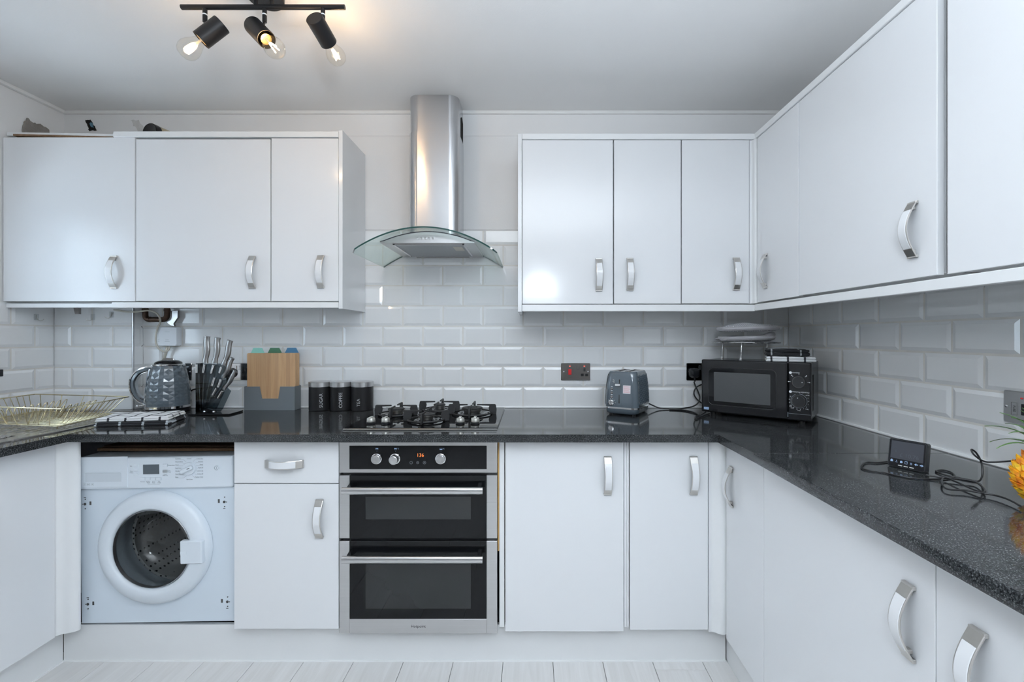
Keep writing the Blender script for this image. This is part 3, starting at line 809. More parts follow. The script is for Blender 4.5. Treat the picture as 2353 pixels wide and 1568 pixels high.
for px, deg, lo in ((866.3, False, 0.0), (909, True, 0.0), (1013.5, True, 1.0)):
    b = NB(); x, z = ox(px), oz(1032)
    tube(b, [(x - .005, YD - .0015, z - .003), (x + .005, YD - .0015, z - .003), (x + .005, YD - .0015, z + .003), (x - .005, YD - .0015, z + .003)], 0.0004, 4, True)
    if lo: box(b, x - .0045, x + .0045, YD - .0017, YD - .0013, z - .003, z)
    else: box(b, x - .0045, x + .0045, YD - .0017, YD - .0013, z, z + .003)
    if deg: text_into(b, '°C', 0.006, (x + 0.010, YD - 0.0016, z + 0.001))
    box(b, x - .0005, x + .0005, YD - .0017, YD - .0013, z - .0090, z - .0080)
    wobj('dial_symbol', b, print_blue, panel)
b = NB(); text_into(b, 'Hotpoint', 0.0152, (ox(961), YD - 0.0003, oz(1440))); wobj('brand_lettering', b, print_dark, oven)
def oven_door(t, bt, gb, hy, lower):
    b = NB()
    box(b, OX0 + 0.002, OX1 - 0.002, YD + 0.0195, YD + 0.023, oz(bt) + 0.001, oz(t) - 0.001); d = wobj('oven_door', b, black_plastic, oven)
    for xa_, xb_ in ((OX0, ox(803)), (ox(1118), OX1)):
        b = NB(); box(b, xa_, xb_, YD, YD + 0.019, oz(bt), oz(t), 0.001, 1); wobj('door_stile', b, steel, d)
    if lower:
        b = NB(); box(b, ox(803) + 0.0001, ox(1118) - 0.0001, YD, YD + 0.019, oz(bt), oz(gb), 0.0006, 1); wobj('door_rail', b, steel, d)
    b = NB(); box(b, ox(803), ox(1118), YD + 0.0006, YD + 0.018, oz(gb), oz(t), 0.001, 1); wobj('door_glass', b, black_glass, d)
    b = NB()
    box(b, ox(840), ox(1082), YD + 0.0002, YD + 0.001, oz(gb - (24 if lower else 44)), oz(hy + 22)); wobj('inner_window', b, mat('oven_window_tint', (0.013, 0.015, 0.016), 0.05), d)
    z = oz(hy); y = YD - 0.042
    b = NB(); n = 20
    prof = [(math.cos(a) * 0.0095, math.sin(a) * 0.0135) for a in [2 * PI * i / n for i in range(n)]]
    rings(b, [[Vector((x, y + p, z + q)) for p, q in prof] for x in (ox(796.5), ox(1111.5))])
    h = wobj('door_handle', b, steel, d)
    for xa in (ox(808), ox(1103)):
        b = NB(); prism(b, [(xa - 0.007, y, z + 0.006), (xa - 0.007, YD + 0.001, z + 0.016), (xa - 0.007, YD + 0.001, z - 0.004), (xa - 0.007, y, z - 0.006)], (0.014, 0, 0)); wobj('handle_mount', b, black_gloss, d)
oven_door(1093, 1238, 1238, 1120, False)
oven_door(1244, 1456, 1423.5, 1274.5, True)
for py in (1087.2, 1238.2):
    b = NB(); box(b, ox(786), OX1, YD + 0.012, YD + 0.0235, oz(py + 6), oz(py)); wobj('door_gap_seal', b, black_plastic, oven)

# ================================================================== washing machine
WMY = 1.7755; SW = F / WMY; WTILT = R(-0.95)
wm = thing('washing_machine', 'white integrated washing machine with a round porthole door', 'washing machine', ((365.5 - VX) / SW, WMY, zof(1430, WMY)), (0, WTILT, 0))
def wl(px, py):
    dx, dz = (px - 365.5) / SW, (1430 - py) / SW
    c, s = math.cos(WTILT), math.sin(WTILT)
    return dx * c - dz * s, dx * s + dz * c          # inverse of the roll
HW = 0.297
DC = wl(361, 1255.5)
b = NB()
# front plate with the round opening, and the shell behind it
N = 64; z1p = wl(365, 1122)[1]
outer = []
for i in range(N):
    a = 2 * PI * i / N; ca, sa = math.cos(a), math.sin(a)
    tx = (HW - DC[0]) / ca if ca > 1e-6 else ((-HW - DC[0]) / ca if ca < -1e-6 else 1e9)
    tz = (z1p - DC[1]) / sa if sa > 1e-6 else ((-DC[1]) / sa if sa < -1e-6 else 1e9)
    t = min(tx, tz); outer.append(Vector((DC[0] + ca * t, 0, DC[1] + sa * t)))
for cx, cz in ((HW, z1p), (-HW, z1p), (HW, 0), (-HW, 0)):
    k = min(range(N), key=lambda i: (outer[i] - Vector((cx, 0, cz))).length); outer[k] = Vector((cx, 0, cz))
inner = [Vector((DC[0] + 0.178 * math.cos(2 * PI * i / N), 0, DC[1] + 0.178 * math.sin(2 * PI * i / N))) for i in range(N)]
back = [p + Vector((0, 0.50, 0)) for p in outer]; inb = [p + Vector((0, 0.05, 0)) for p in inner]
rings(b, [back, outer, inner, inb], True, False)
obj('cabinet_body', b, appliance_white, wm, 30)
zt = wl(358, 1049)[1]
b = NB(); box(b, -HW - 0.003, HW + 0.003, -0.012, 0.10, z1p + 0.002, zt, 0.005, 3)
fascia = obj('control_fascia', b, appliance_plastic, wm)
b = NB(); box(b, -HW, HW, 0.05, 0.50, z1p + 0.002, zt - 0.004, 0.004); obj('top_cover', b, appliance_white, wm)
def wbox(bm, pa, pb, y0, y1, bev=0.0006, seg=2):
    (x0, z1), (x1, z0) = wl(*pa), wl(*pb)
    box(bm, min(x0, x1), max(x0, x1), y0, y1, min(z0, z1), max(z0, z1), bev, seg)
b = NB(); wbox(b, (190.7, 1049), (300.5, 1117), -0.0145, -0.010, 0.0015); dr = obj('detergent_drawer', b, appliance_plastic, fascia)
x0, z1 = wl(204.5, 1084.5); x1, z0 = wl(287, 1104.5)
b = NB()
prism(b, [(x0, -0.0148, z1), (x0, -0.0125, z1 - 0.001), (x0, -0.0150, z0)], (x1 - x0, 0, 0)); obj('drawer_grip', b, mat('shaded_plastic', (0.60, 0.65, 0.70), 0.35), dr)
b = NB(); box(b, x0, x1, -0.0175, -0.0144, z1 - 0.0015, z1 + 0.002, 0.0008); obj('grip_lip', b, appliance_plastic, dr)
b = NB()
for k, s in enumerate(('7', 'A+', 'A')):
    x, z = wl(203.5 + k * 8.5, 1111)
    tube(b, [(x - .005, -.0147, z - .005), (x + .005, -.0147, z - .005), (x + .005, -.0147, z + .005), (x - .005, -.0147, z + .005)], 0.0003, 4, True)
    text_into(b, s, 0.007, (x, -.0148, z))
obj('drawer_print', b, print_grey, dr)
b = NB(); wbox(b, (335, 1066.2), (371.7, 1087.5), -0.0135, -0.011, 0.0005); obj('display_screen', b, lcd, fascia)
for pa, pb in (((314, 1066), (325, 1071.8)), ((314, 1075.3), (325, 1081.2)), ((314, 1084.6), (325, 1090.3)), ((380, 1064.8), (391, 1070.8)),
               ((328.5, 1095.5), (340, 1101.5)), ((340.5, 1095.5), (352, 1101.5)), ((352.5, 1095.5), (364, 1101.5)), ((364.5, 1095.5), (377, 1101.5))):
    b = NB(); wbox(b, pa, pb, -0.0150, -0.011, 0.0012); obj('option_button', b, appliance_plastic, fascia)
b = NB(); wbox(b, (380, 1078), (391, 1084.5), -0.0150, -0.011, 0.002); obj('start_button', b, mat('grey_button', (0.34, 0.36, 0.38), 0.4), fascia)
kx, kz = wl(441.5, 1074.5)
b = NB(); lathe(b, [(0.0245, 0.0), (0.0245, 0.006), (0.0225, 0.009), (0.0, 0.009)], (kx, -0.0118, kz), (0, -1, 0), 40); kn = obj('programme_dial', b, appliance_plastic, fascia)
ang = R(24); M = Matrix.Translation((kx, -0.0118, kz)) @ Matrix.Rotation(-ang, 4, 'Y')
b = NB(); box(b, -0.029, 0.021, -0.020, -0.007, -0.0085, 0.0085, 0.006, 3, M=M); obj('dial_grip', b, appliance_plastic, fascia)
b = NB(); box(b, 0.003, 0.014, -0.0205, -0.0195, -0.0012, 0.0012, M=M); obj('dial_pointer', b, print_dark, fascia)
px_, pz_ = wl(503.2, 1073.5)
b = NB(); lathe(b, [(0.0095, 0), (0.0095, 0.002), (0.008, 0.003), (0.0075, 0.0015), (0.006, 0.002)], (px_, -0.0118, pz_), (0, -1, 0), 28); obj('power_button', b, appliance_plastic, fascia)
b = NB()
tube(b, circ((px_, -0.0140, pz_), Vector((1, 0, 0)), Vector((0, 0, 1)), 0.0070, 24), 0.0005, 4, True); box(b, px_ - .0006, px_ + .0006, -.0146, -.0136, pz_ - .0035, pz_ + .0035); obj('power_symbol', b, print_grey, fascia)
def wtxt(s, px, py, size=0.0052, al='CENTER'):
    b = NB(); x, z = wl(px, py); text_into(b, s, size, (x, -0.0124, z), al); obj('printed_word', b, print_grey, fascia)
for s, py in (('Synthetics', 1052.7), ('Mixed Fabrics', 1059.8), ('Wool', 1067), ('Dark Care', 1074.2), ('Woollens', 1081), ('Hand Wash', 1087.7), ('Rinse', 1095)): wtxt(s, 408.5, py, al='LEFT')
for s, py in (('Cotton Eco', 1052.3), ('Intensive', 1058.8), ('Quick', 1065.8), ('Rapid 30', 1073), ('Freshen Up', 1080), ('Cotton 20', 1087), ('Machine Clean', 1094.2)): wtxt(s, 471.8, py, al='RIGHT')
wtxt('Cottons', 440, 1052.6); wtxt('Spin+Drain', 441, 1099.8)
wtxt('Spin', 307.5, 1069.5); wtxt('Time', 308, 1081.5); wtxt('Delay', 308, 1084.8); wtxt('Temperature', 399, 1067.8); wtxt('Start', 395, 1080.0, 0.0045); wtxt('Pause', 395.5, 1083.0, 0.0045)
wtxt('Cancel', 385.5, 1088.2, 0.0045); wtxt('Hold 3 sec', 385.5, 1091, 0.0045); wtxt('Prewash', 334, 1105.3, 0.0048); wtxt('Quicker', 346.5, 1105.0, 0.0048); wtxt('Wash', 347, 1107.7, 0.0048)
wtxt('Extra', 359.2, 1105.0, 0.0048); wtxt('Rinse', 359.2, 1107.7, 0.0048); wtxt('Anti', 371.5, 1104.6, 0.0048); wtxt('Crease', 371.5, 1107.4, 0.0048)
def wline(pts):
    b = NB(); tube(b, [(wl(*p)[0], -0.0122, wl(*p)[1]) for p in pts], 0.00028, 4); obj('printed_line', b, print_grey, fascia)
for py, ex, ey in ((1054.7, 433, 1060), (1062, 428.5, 1064), (1069, 425.5, 1069), (1076, 424, 1076), (1082.8, 424, 1082.8), (1089.6, 428, 1087.5), (1096.8, 434, 1091.5)):
    wline([(408.5, py), ((ex + 408.5) / 2 + 6, py), (ex, ey)])
    wline([(471.8, py - 0.4), (882.5 - (ex + 408.5) / 2 - 8, py - 0.4), (880.5 - ex + 1, ey - 0.4)])
wline([(346, 1110.5), (346, 1111.5), (372, 1111.5), (372, 1110)])
# porthole door
b = NB()
lathe(b, [(0.150, 0.016), (0.152, 0.030), (0.160, 0.036), (0.176, 0.0345), (0.200, 0.028), (0.2130, 0.016), (0.2155, 0.003), (0.2155, 0.0)], (DC[0], -0.001, DC[1]), (0, -1, 0), 72, cap0=False, cap1=False)
dring = obj('porthole_door', b, appliance_plastic, wm, 50)
b = NB(); lathe(b, [(0.1495, 0.022), (0.146, 0.026), (0.146, 0.012), (0.1495, 0.010)], (DC[0], -0.001, DC[1]), (0, -1, 0), 64, cap0=False, cap1=False); obj('door_trim_ring', b, steel, dring)
b = NB(); lathe(b, [(0.148, 0.022), (0.143, 0.000), (0.128, -0.055), (0.110, -0.085), (0.070, -0.100), (0.0, -0.103)], (DC[0], -0.001, DC[1]), (0, -1, 0), 56, cap0=False, cap1=False); obj('door_glass', b, door_glass, dring, 60)
lx0, lz1 = wl(431.5, 1233.5); lx1, lz0 = wl(482, 1284.5)
b = NB(); box(b, lx0, lx1, -0.0425, -0.020, lz0, lz1, 0.0045, 3); box(b, lx0 + 0.002, lx0 + 0.026, -0.0432, -0.042, (lz0 + lz1) / 2 - 0.006, (lz0 + lz1) / 2 + 0.006, 0.0005, 1); obj('door_latch', b, appliance_plastic, dring)
b = NB(); lathe(b, [(0.178, -0.012), (0.172, -0.03), (0.168, -0.05), (0.176, -0.06), (0.176, -0.09)], (DC[0], 0, DC[1]), (0, -1, 0), 48, cap0=False, cap1=False); obj('door_gasket', b, mat('grey_rubber_gasket', (0.13, 0.14, 0.15), 0.5), wm, 50)
b = NB(); lathe(b, [(0.165, -0.09), (0.23, -0.10), (0.235, -0.12), (0.235, -0.40), (0.20, -0.42), (0.0, -0.42)], (DC[0], 0, DC[1]), (0, -1, 0), 56, cap0=False, cap1=False)
for k in range(3):
    a = R(35 + 120 * k); c = Vector((DC[0] + 0.222 * math.cos(a), 0.25, DC[1] + 0.222 * math.sin(a))); n_ = Vector((-math.cos(a), 0, -math.sin(a))); t_ = Vector((-math.sin(a), 0, math.cos(a)))
    rings(b, [[Vector((0, y, 0)) + Vector((c.x, 0, c.z)) + t_ * u_ + n_ * v_ for u_, v_ in ((-0.045, 0), (-0.018, h_), (0.018, h_), (0.045, 0))] for y, h_ in ((0.12, 0.02), (0.2, 0.055), (0.36, 0.055), (0.41, 0.02))])
obj('drum', b, drum_m, wm, 50)
# hinge fixings at the four corners
for cx, cy, sgn in ((195.5, 1159, 1), (515.5, 1154, -1), (202, 1389, 1), (522.5, 1383.5, -1)):
    b = NB()
    for dx, dy, rr in ((0, 0, 0.0050), (0.8, -11.2, 0.0022), (0.8, 10.5, 0.0022), (-5 * sgn, 0, 0.0018)):
        x, z = wl(cx + dx, cy + dy); lathe(b, [(rr, 0.0), (rr, 0.0018), (rr * 0.5, 0.001)], (x, 0.0006, z), (0, -1, 0), 14)
    x, z = wl(cx, cy - 15 * sgn); box(b, x - .004, x + .004, -.0012, .0004, z - .001, z + .001)
    x, z = wl(cx + 12.5 * sgn, cy - 2); box(b, x - .0035, x + .0035, -.0012, .0004, z - .007, z + .007, 0.0005, 1)
    obj('hinge_fixing', b, mat('dull_fixing', (0.09, 0.09, 0.09), 0.5, 0.5), wm)
for sx in (-1, 1):
    for yy in (0.08, 0.45):
        b = NB(); cyl(b, (sx * 0.25, yy, 0.0), (sx * 0.25, yy, -wm.location.z + 0.0015 + sx * 0.25 * math.sin(WTILT)), 0.02); obj('foot', b, black_plastic, wm)
bt_ = thing('batten', 'raw chipboard batten in the dark gap above the washing machine', 'board', (px_x(363, WMY), 1.83, zof(1031, 1.80)))
b = NB(); box(b, px_x(192, WMY), px_x(534, WMY), 1.83, 1.86, zof(1037, 1.83), zof(1031, 1.83), 0.001, 1); wobj('front_batten', b, chipboard, bt_)
b = NB(); box(b, px_x(192, WMY), px_x(534, WMY), 1.862, YB - 0.03, zof(1031.0, 1.83), zof(1029, 1.83)); wobj('rear_board', b, chipboard, bt_)

# ================================================================== hob
HX0, HX1, HY0, HY1 = -0.722, -0.133, 1.767, 2.277
hob = thing('gas_hob', 'black glass gas hob with four burners and silver knobs', 'hob', ((HX0 + HX1) / 2, (HY0 + HY1) / 2, WT))
b = NB(); box(b, HX0, HX1, HY0, HY1, WT + 0.0004, WT + 0.009, 0.004, 2); wobj('glass_top', b, black_glass, hob)
b = NB()
box(b, HX0 - 0.001, HX1 + 0.001, HY0 - 0.0035, HY0 - 0.0003, WT + 0.0003, WT + 0.006, 0.001, 1); wobj('front_trim', b, steel, hob)
GZ = WT + 0.009
def burner(cx, cy, r, sup, big=False, a0=0.0):
    b = NB(); lathe(b, [(r * 1.62, 0), (r * 1.62, 0.004), (r * 1.5, 0.006), (r * 1.38, 0.004), (r * 1.1, 0.005), (r * 1.0, 0.008)], (cx, cy, GZ), (0, 0, 1), 40)
    base = wobj('burner', b, black_gloss, hob)
    b = NB()
    lathe(b, [(r * 0.80, 0.004), (r * 0.86, 0.010), (r * 0.96, 0.018), (r * 1.0, 0.021), (r * 1.0, 0.024)], (cx, cy, GZ), (0, 0, 1), 40)
    for i in range(28):
        a = 2 * PI * i / 28; box(b, -0.0013, 0.0013, -0.0008, 0.0008, 0, 0.004, M=Matrix.Translation((cx + r * 1.0 * math.cos(a), cy + r * 1.0 * math.sin(a), GZ + 0.022)) @ Matrix.Rotation(a, 4, 'Z'))
    wobj('burner_head', b, satin_metal, base)
    b = NB()
    if big: lathe(b, [(r * 0.52, 0.0245), (r * 1.06, 0.0245), (r * 1.10, 0.027), (r * 1.02, 0.0305), (r * 0.56, 0.0305), (r * 0.50, 0.027)], (cx, cy, GZ), (0, 0, 1), 40, cap0=False, cap1=True)
    else: lathe(b, [(r * 1.04, 0.0245), (r * 1.09, 0.027), (r * 1.0, 0.030), (r * 0.55, 0.031), (0.0, 0.031)], (cx, cy, GZ), (0, 0, 1), 40)
    wobj('burner_cap', b, cast_iron, base)
    if big:
        b = NB(); lathe(b, [(r * 0.42, 0.0245), (r * 0.42, 0.029), (r * 0.36, 0.031), (0, 0.031)], (cx, cy, GZ), (0, 0, 1), 30); wobj('inner_cap', b, cast_iron, base)
    # pan support: four cranked iron arms on a low ring
    b = NB()
    for k in range(4):
        M = Matrix.Translation((cx, cy, GZ)) @ Matrix.Rotation(a0 + k * PI / 2, 4, 'Z')
        o, w, h = sup, 0.034, 0.044
        prof = [(o, 0.0), (o + 0.002, 0.02), (o - 0.002, h - 0.003), (o - 0.006, h), (0.022, h), (0.020, h - 0.006), (o - w * 0.85, h - 0.007), (o - w * 1.0, h - 0.016), (o - w * 0.92, 0.012), (o - w * 0.7, 0.0)]
        prism(b, [M @ Vector((x, -0.0032, z + 0.0005)) for x, z in prof], M.to_3x3() @ Vector((0, 0.0064, 0)))
    bmesh.ops.bevel(b, geom=b.edges[:], offset=0.0008, segments=1, affect='EDGES')
    tube(b, circ((cx, cy, GZ + 0.0065), Vector((1, 0, 0)), Vector((0, 1, 0)), sup - 0.020, 40), 0.0038, 6, True)
    wobj('pan_support', b, cast_iron, hob)
burner(-0.605, 2.060, 0.034, 0.095); burner(-0.437, 2.185, 0.026, 0.095); burner(-0.269, 2.085, 0.043, 0.108, True); burner(-0.437, 1.915, 0.032, 0.094)
for x in (-0.647, -0.588, -0.288, -0.228):
    b = NB(); c0 = (x, 1.856, GZ + 0.0003)
    lathe(b, [(0.0185, 0), (0.0185, 0.004), (0.0165, 0.005)], c0, (0, 0, 1), 28); sk = wobj('control_knob', b, black_plastic, hob)
    b = NB(); lathe(b, [(0.0172, 0.0065), (0.0178, 0.009), (0.0165, 0.018), (0.0150, 0.022), (0.0, 0.0225)], c0, (0, 0, 1), 28)
    box(b, x - 0.0055, x + 0.0055, 1.856 - 0.0155, 1.856 + 0.0155, GZ + 0.012, GZ + 0.0275, 0.002, 2)
    wobj('knob_cap', b, silver_plastic, sk)

# ================================================================== extractor hood
HC = -0.4425
hood = thing('extractor_hood', 'stainless chimney extractor hood with a curved glass canopy', 'extractor hood', (HC, YB, EYE + 0.39))
def arc_z(dx, z0=EYE + 0.4485): return z0 - 1.128 * dx * dx
gy0, gy1 = 1.883, YB - 0.008
b = NB(); n = 36; rs = []
tm = 0.006
top = []
for i in range(n + 1):
    dx = -0.30 + 0.60 * i / n; z = arc_z(dx); s = -2 * 1.128 * dx; nn = Vector((-s, 0, 1)).normalized()
    cut = max(0.0, abs(dx) - 0.272); yf = gy0 + (0.028 - math.sqrt(max(0, 0.028 ** 2 - cut ** 2)))
    p = Vector((HC + dx, 0, z)); q = p - nn * tm
    rs.append([(p.x, yf, p.z), (p.x, gy1, p.z), (q.x, gy1, q.z), (q.x, yf, q.z)])
vr = rings(b, rs)
b.faces.ensure_lookup_table()
for f in b.faces:
    c_ = f.calc_center_median(); f.normal_update()
    if abs(f.normal.y) > 0.5: f.material_index = 1
wobj('glass_canopy', b, [hood_glass, hood_edge], hood, 40)
# steel body under the glass
by0, by1, bw = 1.954, YB - 0.004, 0.2
b = NB(); n = 24; zb = EYE + 0.3945
arc = [(HC - bw + 2 * bw * i / n) for i in range(n + 1)]
sect = [(x, max(zb + 0.006, arc_z(x - HC) - tm - 0.0006)) for x in arc] + [(HC + bw, zb), (HC - bw, zb)]
prism(b, [(x, by0, z) for x, z in sect], (0, by1 - by0, 0)); body = wobj('hood_body', b, steel, hood)
b = NB(); edge = [(x, by0 - 0.0015, z + 0.0004) for x, z in sect[:n + 1]]; tube(b, edge, 0.0016, 6); wobj('body_rim', b, mat('dark_gasket', (0.03, 0.03, 0.05), 0.4), body)
for k in range(5):
    b = NB(); c_ = at(960.3 + k * 8.7, 548, by0); lathe(b, [(0.0042, 0), (0.0042, 0.005), (0.003, 0.006)], c_, (0, -1, 0), 14); wobj('push_button', b, chrome, body)
b = NB()
for (x0, x1, y0, y1) in ((-0.15, 0.15, 1.975, 1.984), (-0.15, 0.15, 2.262, 2.271), (-0.155, -0.146, 1.975, 2.271), (0.146, 0.155, 1.975, 2.271)): box(b, HC + x0, HC + x1, y0, y1, zb - 0.004, zb + 0.001)
fr = wobj('filter_frame', b, chrome, body)
b = NB(); box(b, HC - 0.146, HC + 0.146, 1.984, 2.262, zb - 0.002, zb + 0.001); wobj('grease_filter', b, filter_mesh, fr)
b = NB(); box(b, HC + 0.095, HC + 0.135, 2.03, 2.12, zb - 0.003, zb - 0.0015); wobj('filter_latch', b, cream_plastic, fr)
b = NB(); box(b, HC - 0.13, HC + 0.13, 2.285, YB - 0.006, zb - 0.0035, zb + 0.001); wobj('lamp_slot', b, mat('hood_lamp_cover', (0.30, 0.29, 0.28), 0.3), body)
# duct in two telescoping lengths
def duct(name, x0, x1, yf, z0, z1):
    b = NB(); w, d = x1 - x0, (YB - 0.004) - yf
    ring = rrect(w, d, 0.045, 8, (x0 + x1) / 2, yf + d / 2)
    # only the front corners are rounded
    ring = [(min(max(x, x0), x1), y) if y < yf + d / 2 else ((x1 if x > (x0 + x1) / 2 else x0), min(y, YB - 0.004)) for x, y in ring]
    pts = []
    for p in ring:
        if not pts or (Vector(p) - Vector(pts[-1])).length > 1e-4: pts.append(p)
    if (Vector(pts[0]) - Vector(pts[-1])).length < 1e-4: pts.pop()
    prism(b, [(x, y, z0) for x, y in pts], (0, 0, z1 - z0)); return wobj(name, b, steel_v, hood, 50)
zjoin = EYE - (302 - VY) * 2.153 / F
zbot = arc_z(0) + 0.0008
duct('lower_duct', -0.5795, -0.342, 2.150, zbot, zjoin)
up = duct('upper_duct', -0.577, -0.3445, 2.1525, zjoin, CEIL - 0.0005)
b = NB()
for k in range(9):
    z = zjoin + 0.01 + 0.0; box(b, -0.3447, -0.3425, 2.235 + 0.0075 * k, 2.2385 + 0.0075 * k, 2.17 + 0.004 * abs(k - 4), 2.335 - 0.004 * abs(k - 4))
wobj('vent_slots', b, dark_void, up)

# ================================================================== ceiling spotlight bar
BY, BZ = 1.48, EYE + 1.0555
spot = thing('ceiling_spotlight', 'black three-lamp spotlight bar with glowing filament bulbs on the ceiling', 'light', (-0.862, BY, CEIL))
b = NB(); ring = rrect(0.110, 0.24, 0.054, 10, -0.872, 1.445)
rings(b, [[Vector((x, y, CEIL - 0.0005)) for x, y in ring], [Vector((x, y, CEIL - 0.024)) for x, y in ring], [Vector((-0.872 + (x + 0.872) * 0.97, 1.445 + (y - 1.445) * 0.985, CEIL - 0.026)) for x, y in ring]])
wobj('ceiling_plate', b, black_matt, spot)
b = NB(); cyl(b, (-1.124, BY, BZ), (-0.600, BY, BZ), 0.0078, n=20); wobj('bar', b, black_matt, spot)
for x in (-0.885, -0.834):
    b = NB(); cyl(b, (x, BY, BZ), (x, BY, CEIL - 0.02), 0.0062); wobj('post', b, black_matt, spot)
HL = 0.085
for (spx, hpx, hpy, d, hd) in ((471, 486, 74, (-0.62, -0.16, -0.66), 1.470), (608, 597, 75, (0.66, -0.28, -0.70), 1.44), (742, 739, 71, (0.10, 0.72, -0.26), 1.50)):
    x = (spx - VX) * BY / F; d = Vector(d).normalized()
    c0 = at(hpx, hpy, hd)
    b = NB(); cyl(b, (x, BY, BZ - 0.004), (x, BY, BZ - 0.048), 0.0068); st = wobj('stem', b, black_matt, spot)
    b = NB(); cyl(b, (x, BY, BZ - 0.0225), (x, BY, BZ - 0.0265), 0.00695); wobj('white_label', b, print_white, st)
    b = NB(); tube(b, [(x, BY, BZ - 0.046), Vector((x, BY, BZ - 0.05)).lerp(c0, 0.5), c0], 0.0042, 8); wobj('swivel', b, black_matt, st)
    A = c0 - d * HL / 2
    b = NB(); lathe(b, [(0.0265, 0), (0.0275, 0.001), (0.0275, HL), (0.0258, HL), (0.0258, 0.02), (0.0, 0.02)], A, d, 36, cap1=False); hd_ = wobj('lamp_head', b, black_matt, spot, 50)
    b = NB(); lathe(b, [(0.0135, 0.02), (0.0135, HL - 0.004), (0.0165, HL - 0.002)], A, d, 24); wobj('bulb_cap', b, bulb_cap, hd_)
    E = A + d * (HL - 0.006)
    prof = [(0.0135, 0), (0.0150, 0.008), (0.0205, 0.022), (0.0275, 0.037), (0.0308, 0.050), (0.0300, 0.062), (0.0245, 0.074), (0.0150, 0.0815), (0.0, 0.084)]
    b = NB(); lathe(b, prof, E, d, 28, cap0=False, cap1=False); wobj('bulb', b, bulb_glass, hd_, 60)
    u_, v_ = frame_of(d)
    b = NB()
    for k in range(4):
        a = 2 * PI * k / 4 + 0.4; o1 = u_ * math.cos(a) + v_ * math.sin(a)
        cyl(b, E + d * 0.030 + o1 * 0.0035, E + d * 0.064 + o1 * 0.0095, 0.0016, n=6)
    wobj('filament', b, filament, hd_)
    b = NB(); cyl(b, E, E + d * 0.026, 0.004, 0.0022, n=10); wobj('filament_stem', b, mat('stem_glass', (0.6, 0.55, 0.45), 0.2), hd_)
    l = bpy.data.lights.new('bulb_light', 'POINT'); l.energy = 1.5; l.color = (1.0, 0.66, 0.36); l.shadow_soft_size = 0.012
    lo = bpy.data.objects.new('bulb_light', l); COL.objects.link(lo); lo.location = E + d * 0.05

# ================================================================== blind, and the lamp added for bounced flash (both out of frame)
b = NB(); box(b, XL + 0.004, XL + 0.0055, WY0 - 0.03, WY1 + 0.03, WZ0 + 0.02, WZ1 - 0.045)
bl = thing('roller_blind', 'pale roller blind lowered over the sink window', 'blind', (XL + 0.02, (WY0 + WY1) / 2, WZ0))
wobj('fabric', b, blind_m, bl)
b = NB(); cyl(b, (XL + 0.022, WY0 - 0.04, WZ1 + 0.03), (XL + 0.022, WY1 + 0.04, WZ1 + 0.03), 0.018); wobj('roller', b, white_plastic, bl)
b = NB()
for yy in (WY0 + 0.06, WY1 - 0.06): tube(b, [(XL + 0.005, yy, WZ1 - 0.05), (XL + 0.01, yy, WZ1 + 0.02)], 0.001, 4)
wobj('hanging_cord', b, white_plastic, bl)
b = NB(); box(b, XL + 0.001, XL + 0.009, WY0 - 0.03, WY1 + 0.03, WZ0 + 0.005, WZ0 + 0.02, 0.002); wobj('bottom_bar', b, white_plastic, bl)
fill_lamp = thing('added_fill_lamp', 'unseen fill lamp added behind the camera in place of bounced flash', 'lamp', (FILL_POS[0], FILL_POS[1], 0))
b = NB(); lathe(b, [(0.14, 0.001), (0.14, 0.012), (0.02, 0.022)], (0, 0, 0), (0, 0, 1), 32); obj('base', b, black_matt, fill_lamp)
b = NB(); cyl(b, (0, 0, 0.02), (0, 0, 1.54), 0.011); obj('pole', b, black_matt, fill_lamp)
b = NB(); lathe(b, [(0.012, 1.54), (0.05, 1.555), (0.10, 1.59), (0.115, 1.62), (0.112, 1.62), (0.096, 1.593), (0.045, 1.56), (0.0, 1.555)], (0, 0, 0), (0, 0, 1), 36, cap0=False, cap1=False); obj('lamp_bowl', b, print_white, fill_lamp)

# ================================================================== sink and dish rack
sk = thing('kitchen_sink', 'stainless inset sink with a ribbed drainer', 'sink', (-2.03, 1.67, WT))
DX0, DX1, DY0, DY1 = -2.285, -1.775, 1.14, 2.20
b = NB()
for (x0, x1, y0, y1) in ((DX0, SX0, DY0, DY1), (SX1, DX1, DY0, DY1), (SX0, SX1, DY0, SY0), (SX0, SX1, SY1, DY1)): box(b, x0, x1, y0, y1, WT + 0.0003, WT + 0.002)
bmesh.ops.remove_doubles(b, verts=b.verts[:], dist=1e-5)
ring = [(DX0, DY0), (DX1, DY0), (DX1, DY1), (DX0, DY1)]
tube(b, [(x + (0.004 if x < -2 else -0.004), y + (0.004 if y < 1.5 else -0.004), WT + 0.0025) for x, y in ring], 0.0035, 6, True)
deck = wobj('drainer_deck', b, sink_steel, sk)
for k in range(10):
    x = -2.205 + k * 0.042
    b = NB(); rings(b, [[(x - 0.009, y, WT + 0.0019), (x - 0.003, y, WT + 0.0019 + h), (x + 0.003, y, WT + 0.0019 + h), (x + 0.009, y, WT + 0.0019)] for y, h in ((1.70, 0.0003), (1.74, 0.0035), (2.12, 0.0035), (2.15, 0.0003))]); wobj('drainer_rib', b, sink_steel, deck)
b = NB(); rs = []
cx_, cy_ = (SX0 + SX1) / 2, (SY0 + SY1) / 2
for dz, sc in ((0.0032, 1.03), (0.0005, 0.995), (-0.12, 0.95), (-0.17, 0.90), (-0.18, 0.8)):
    rs.append([Vector((x, y, WT + dz)) for x, y in rrect((SX1 - SX0) * sc, (SY1 - SY0) * sc, 0.05, 5, cx_, cy_)])
rings(b, rs, False, True); wobj('bowl', b, sink_steel, sk)

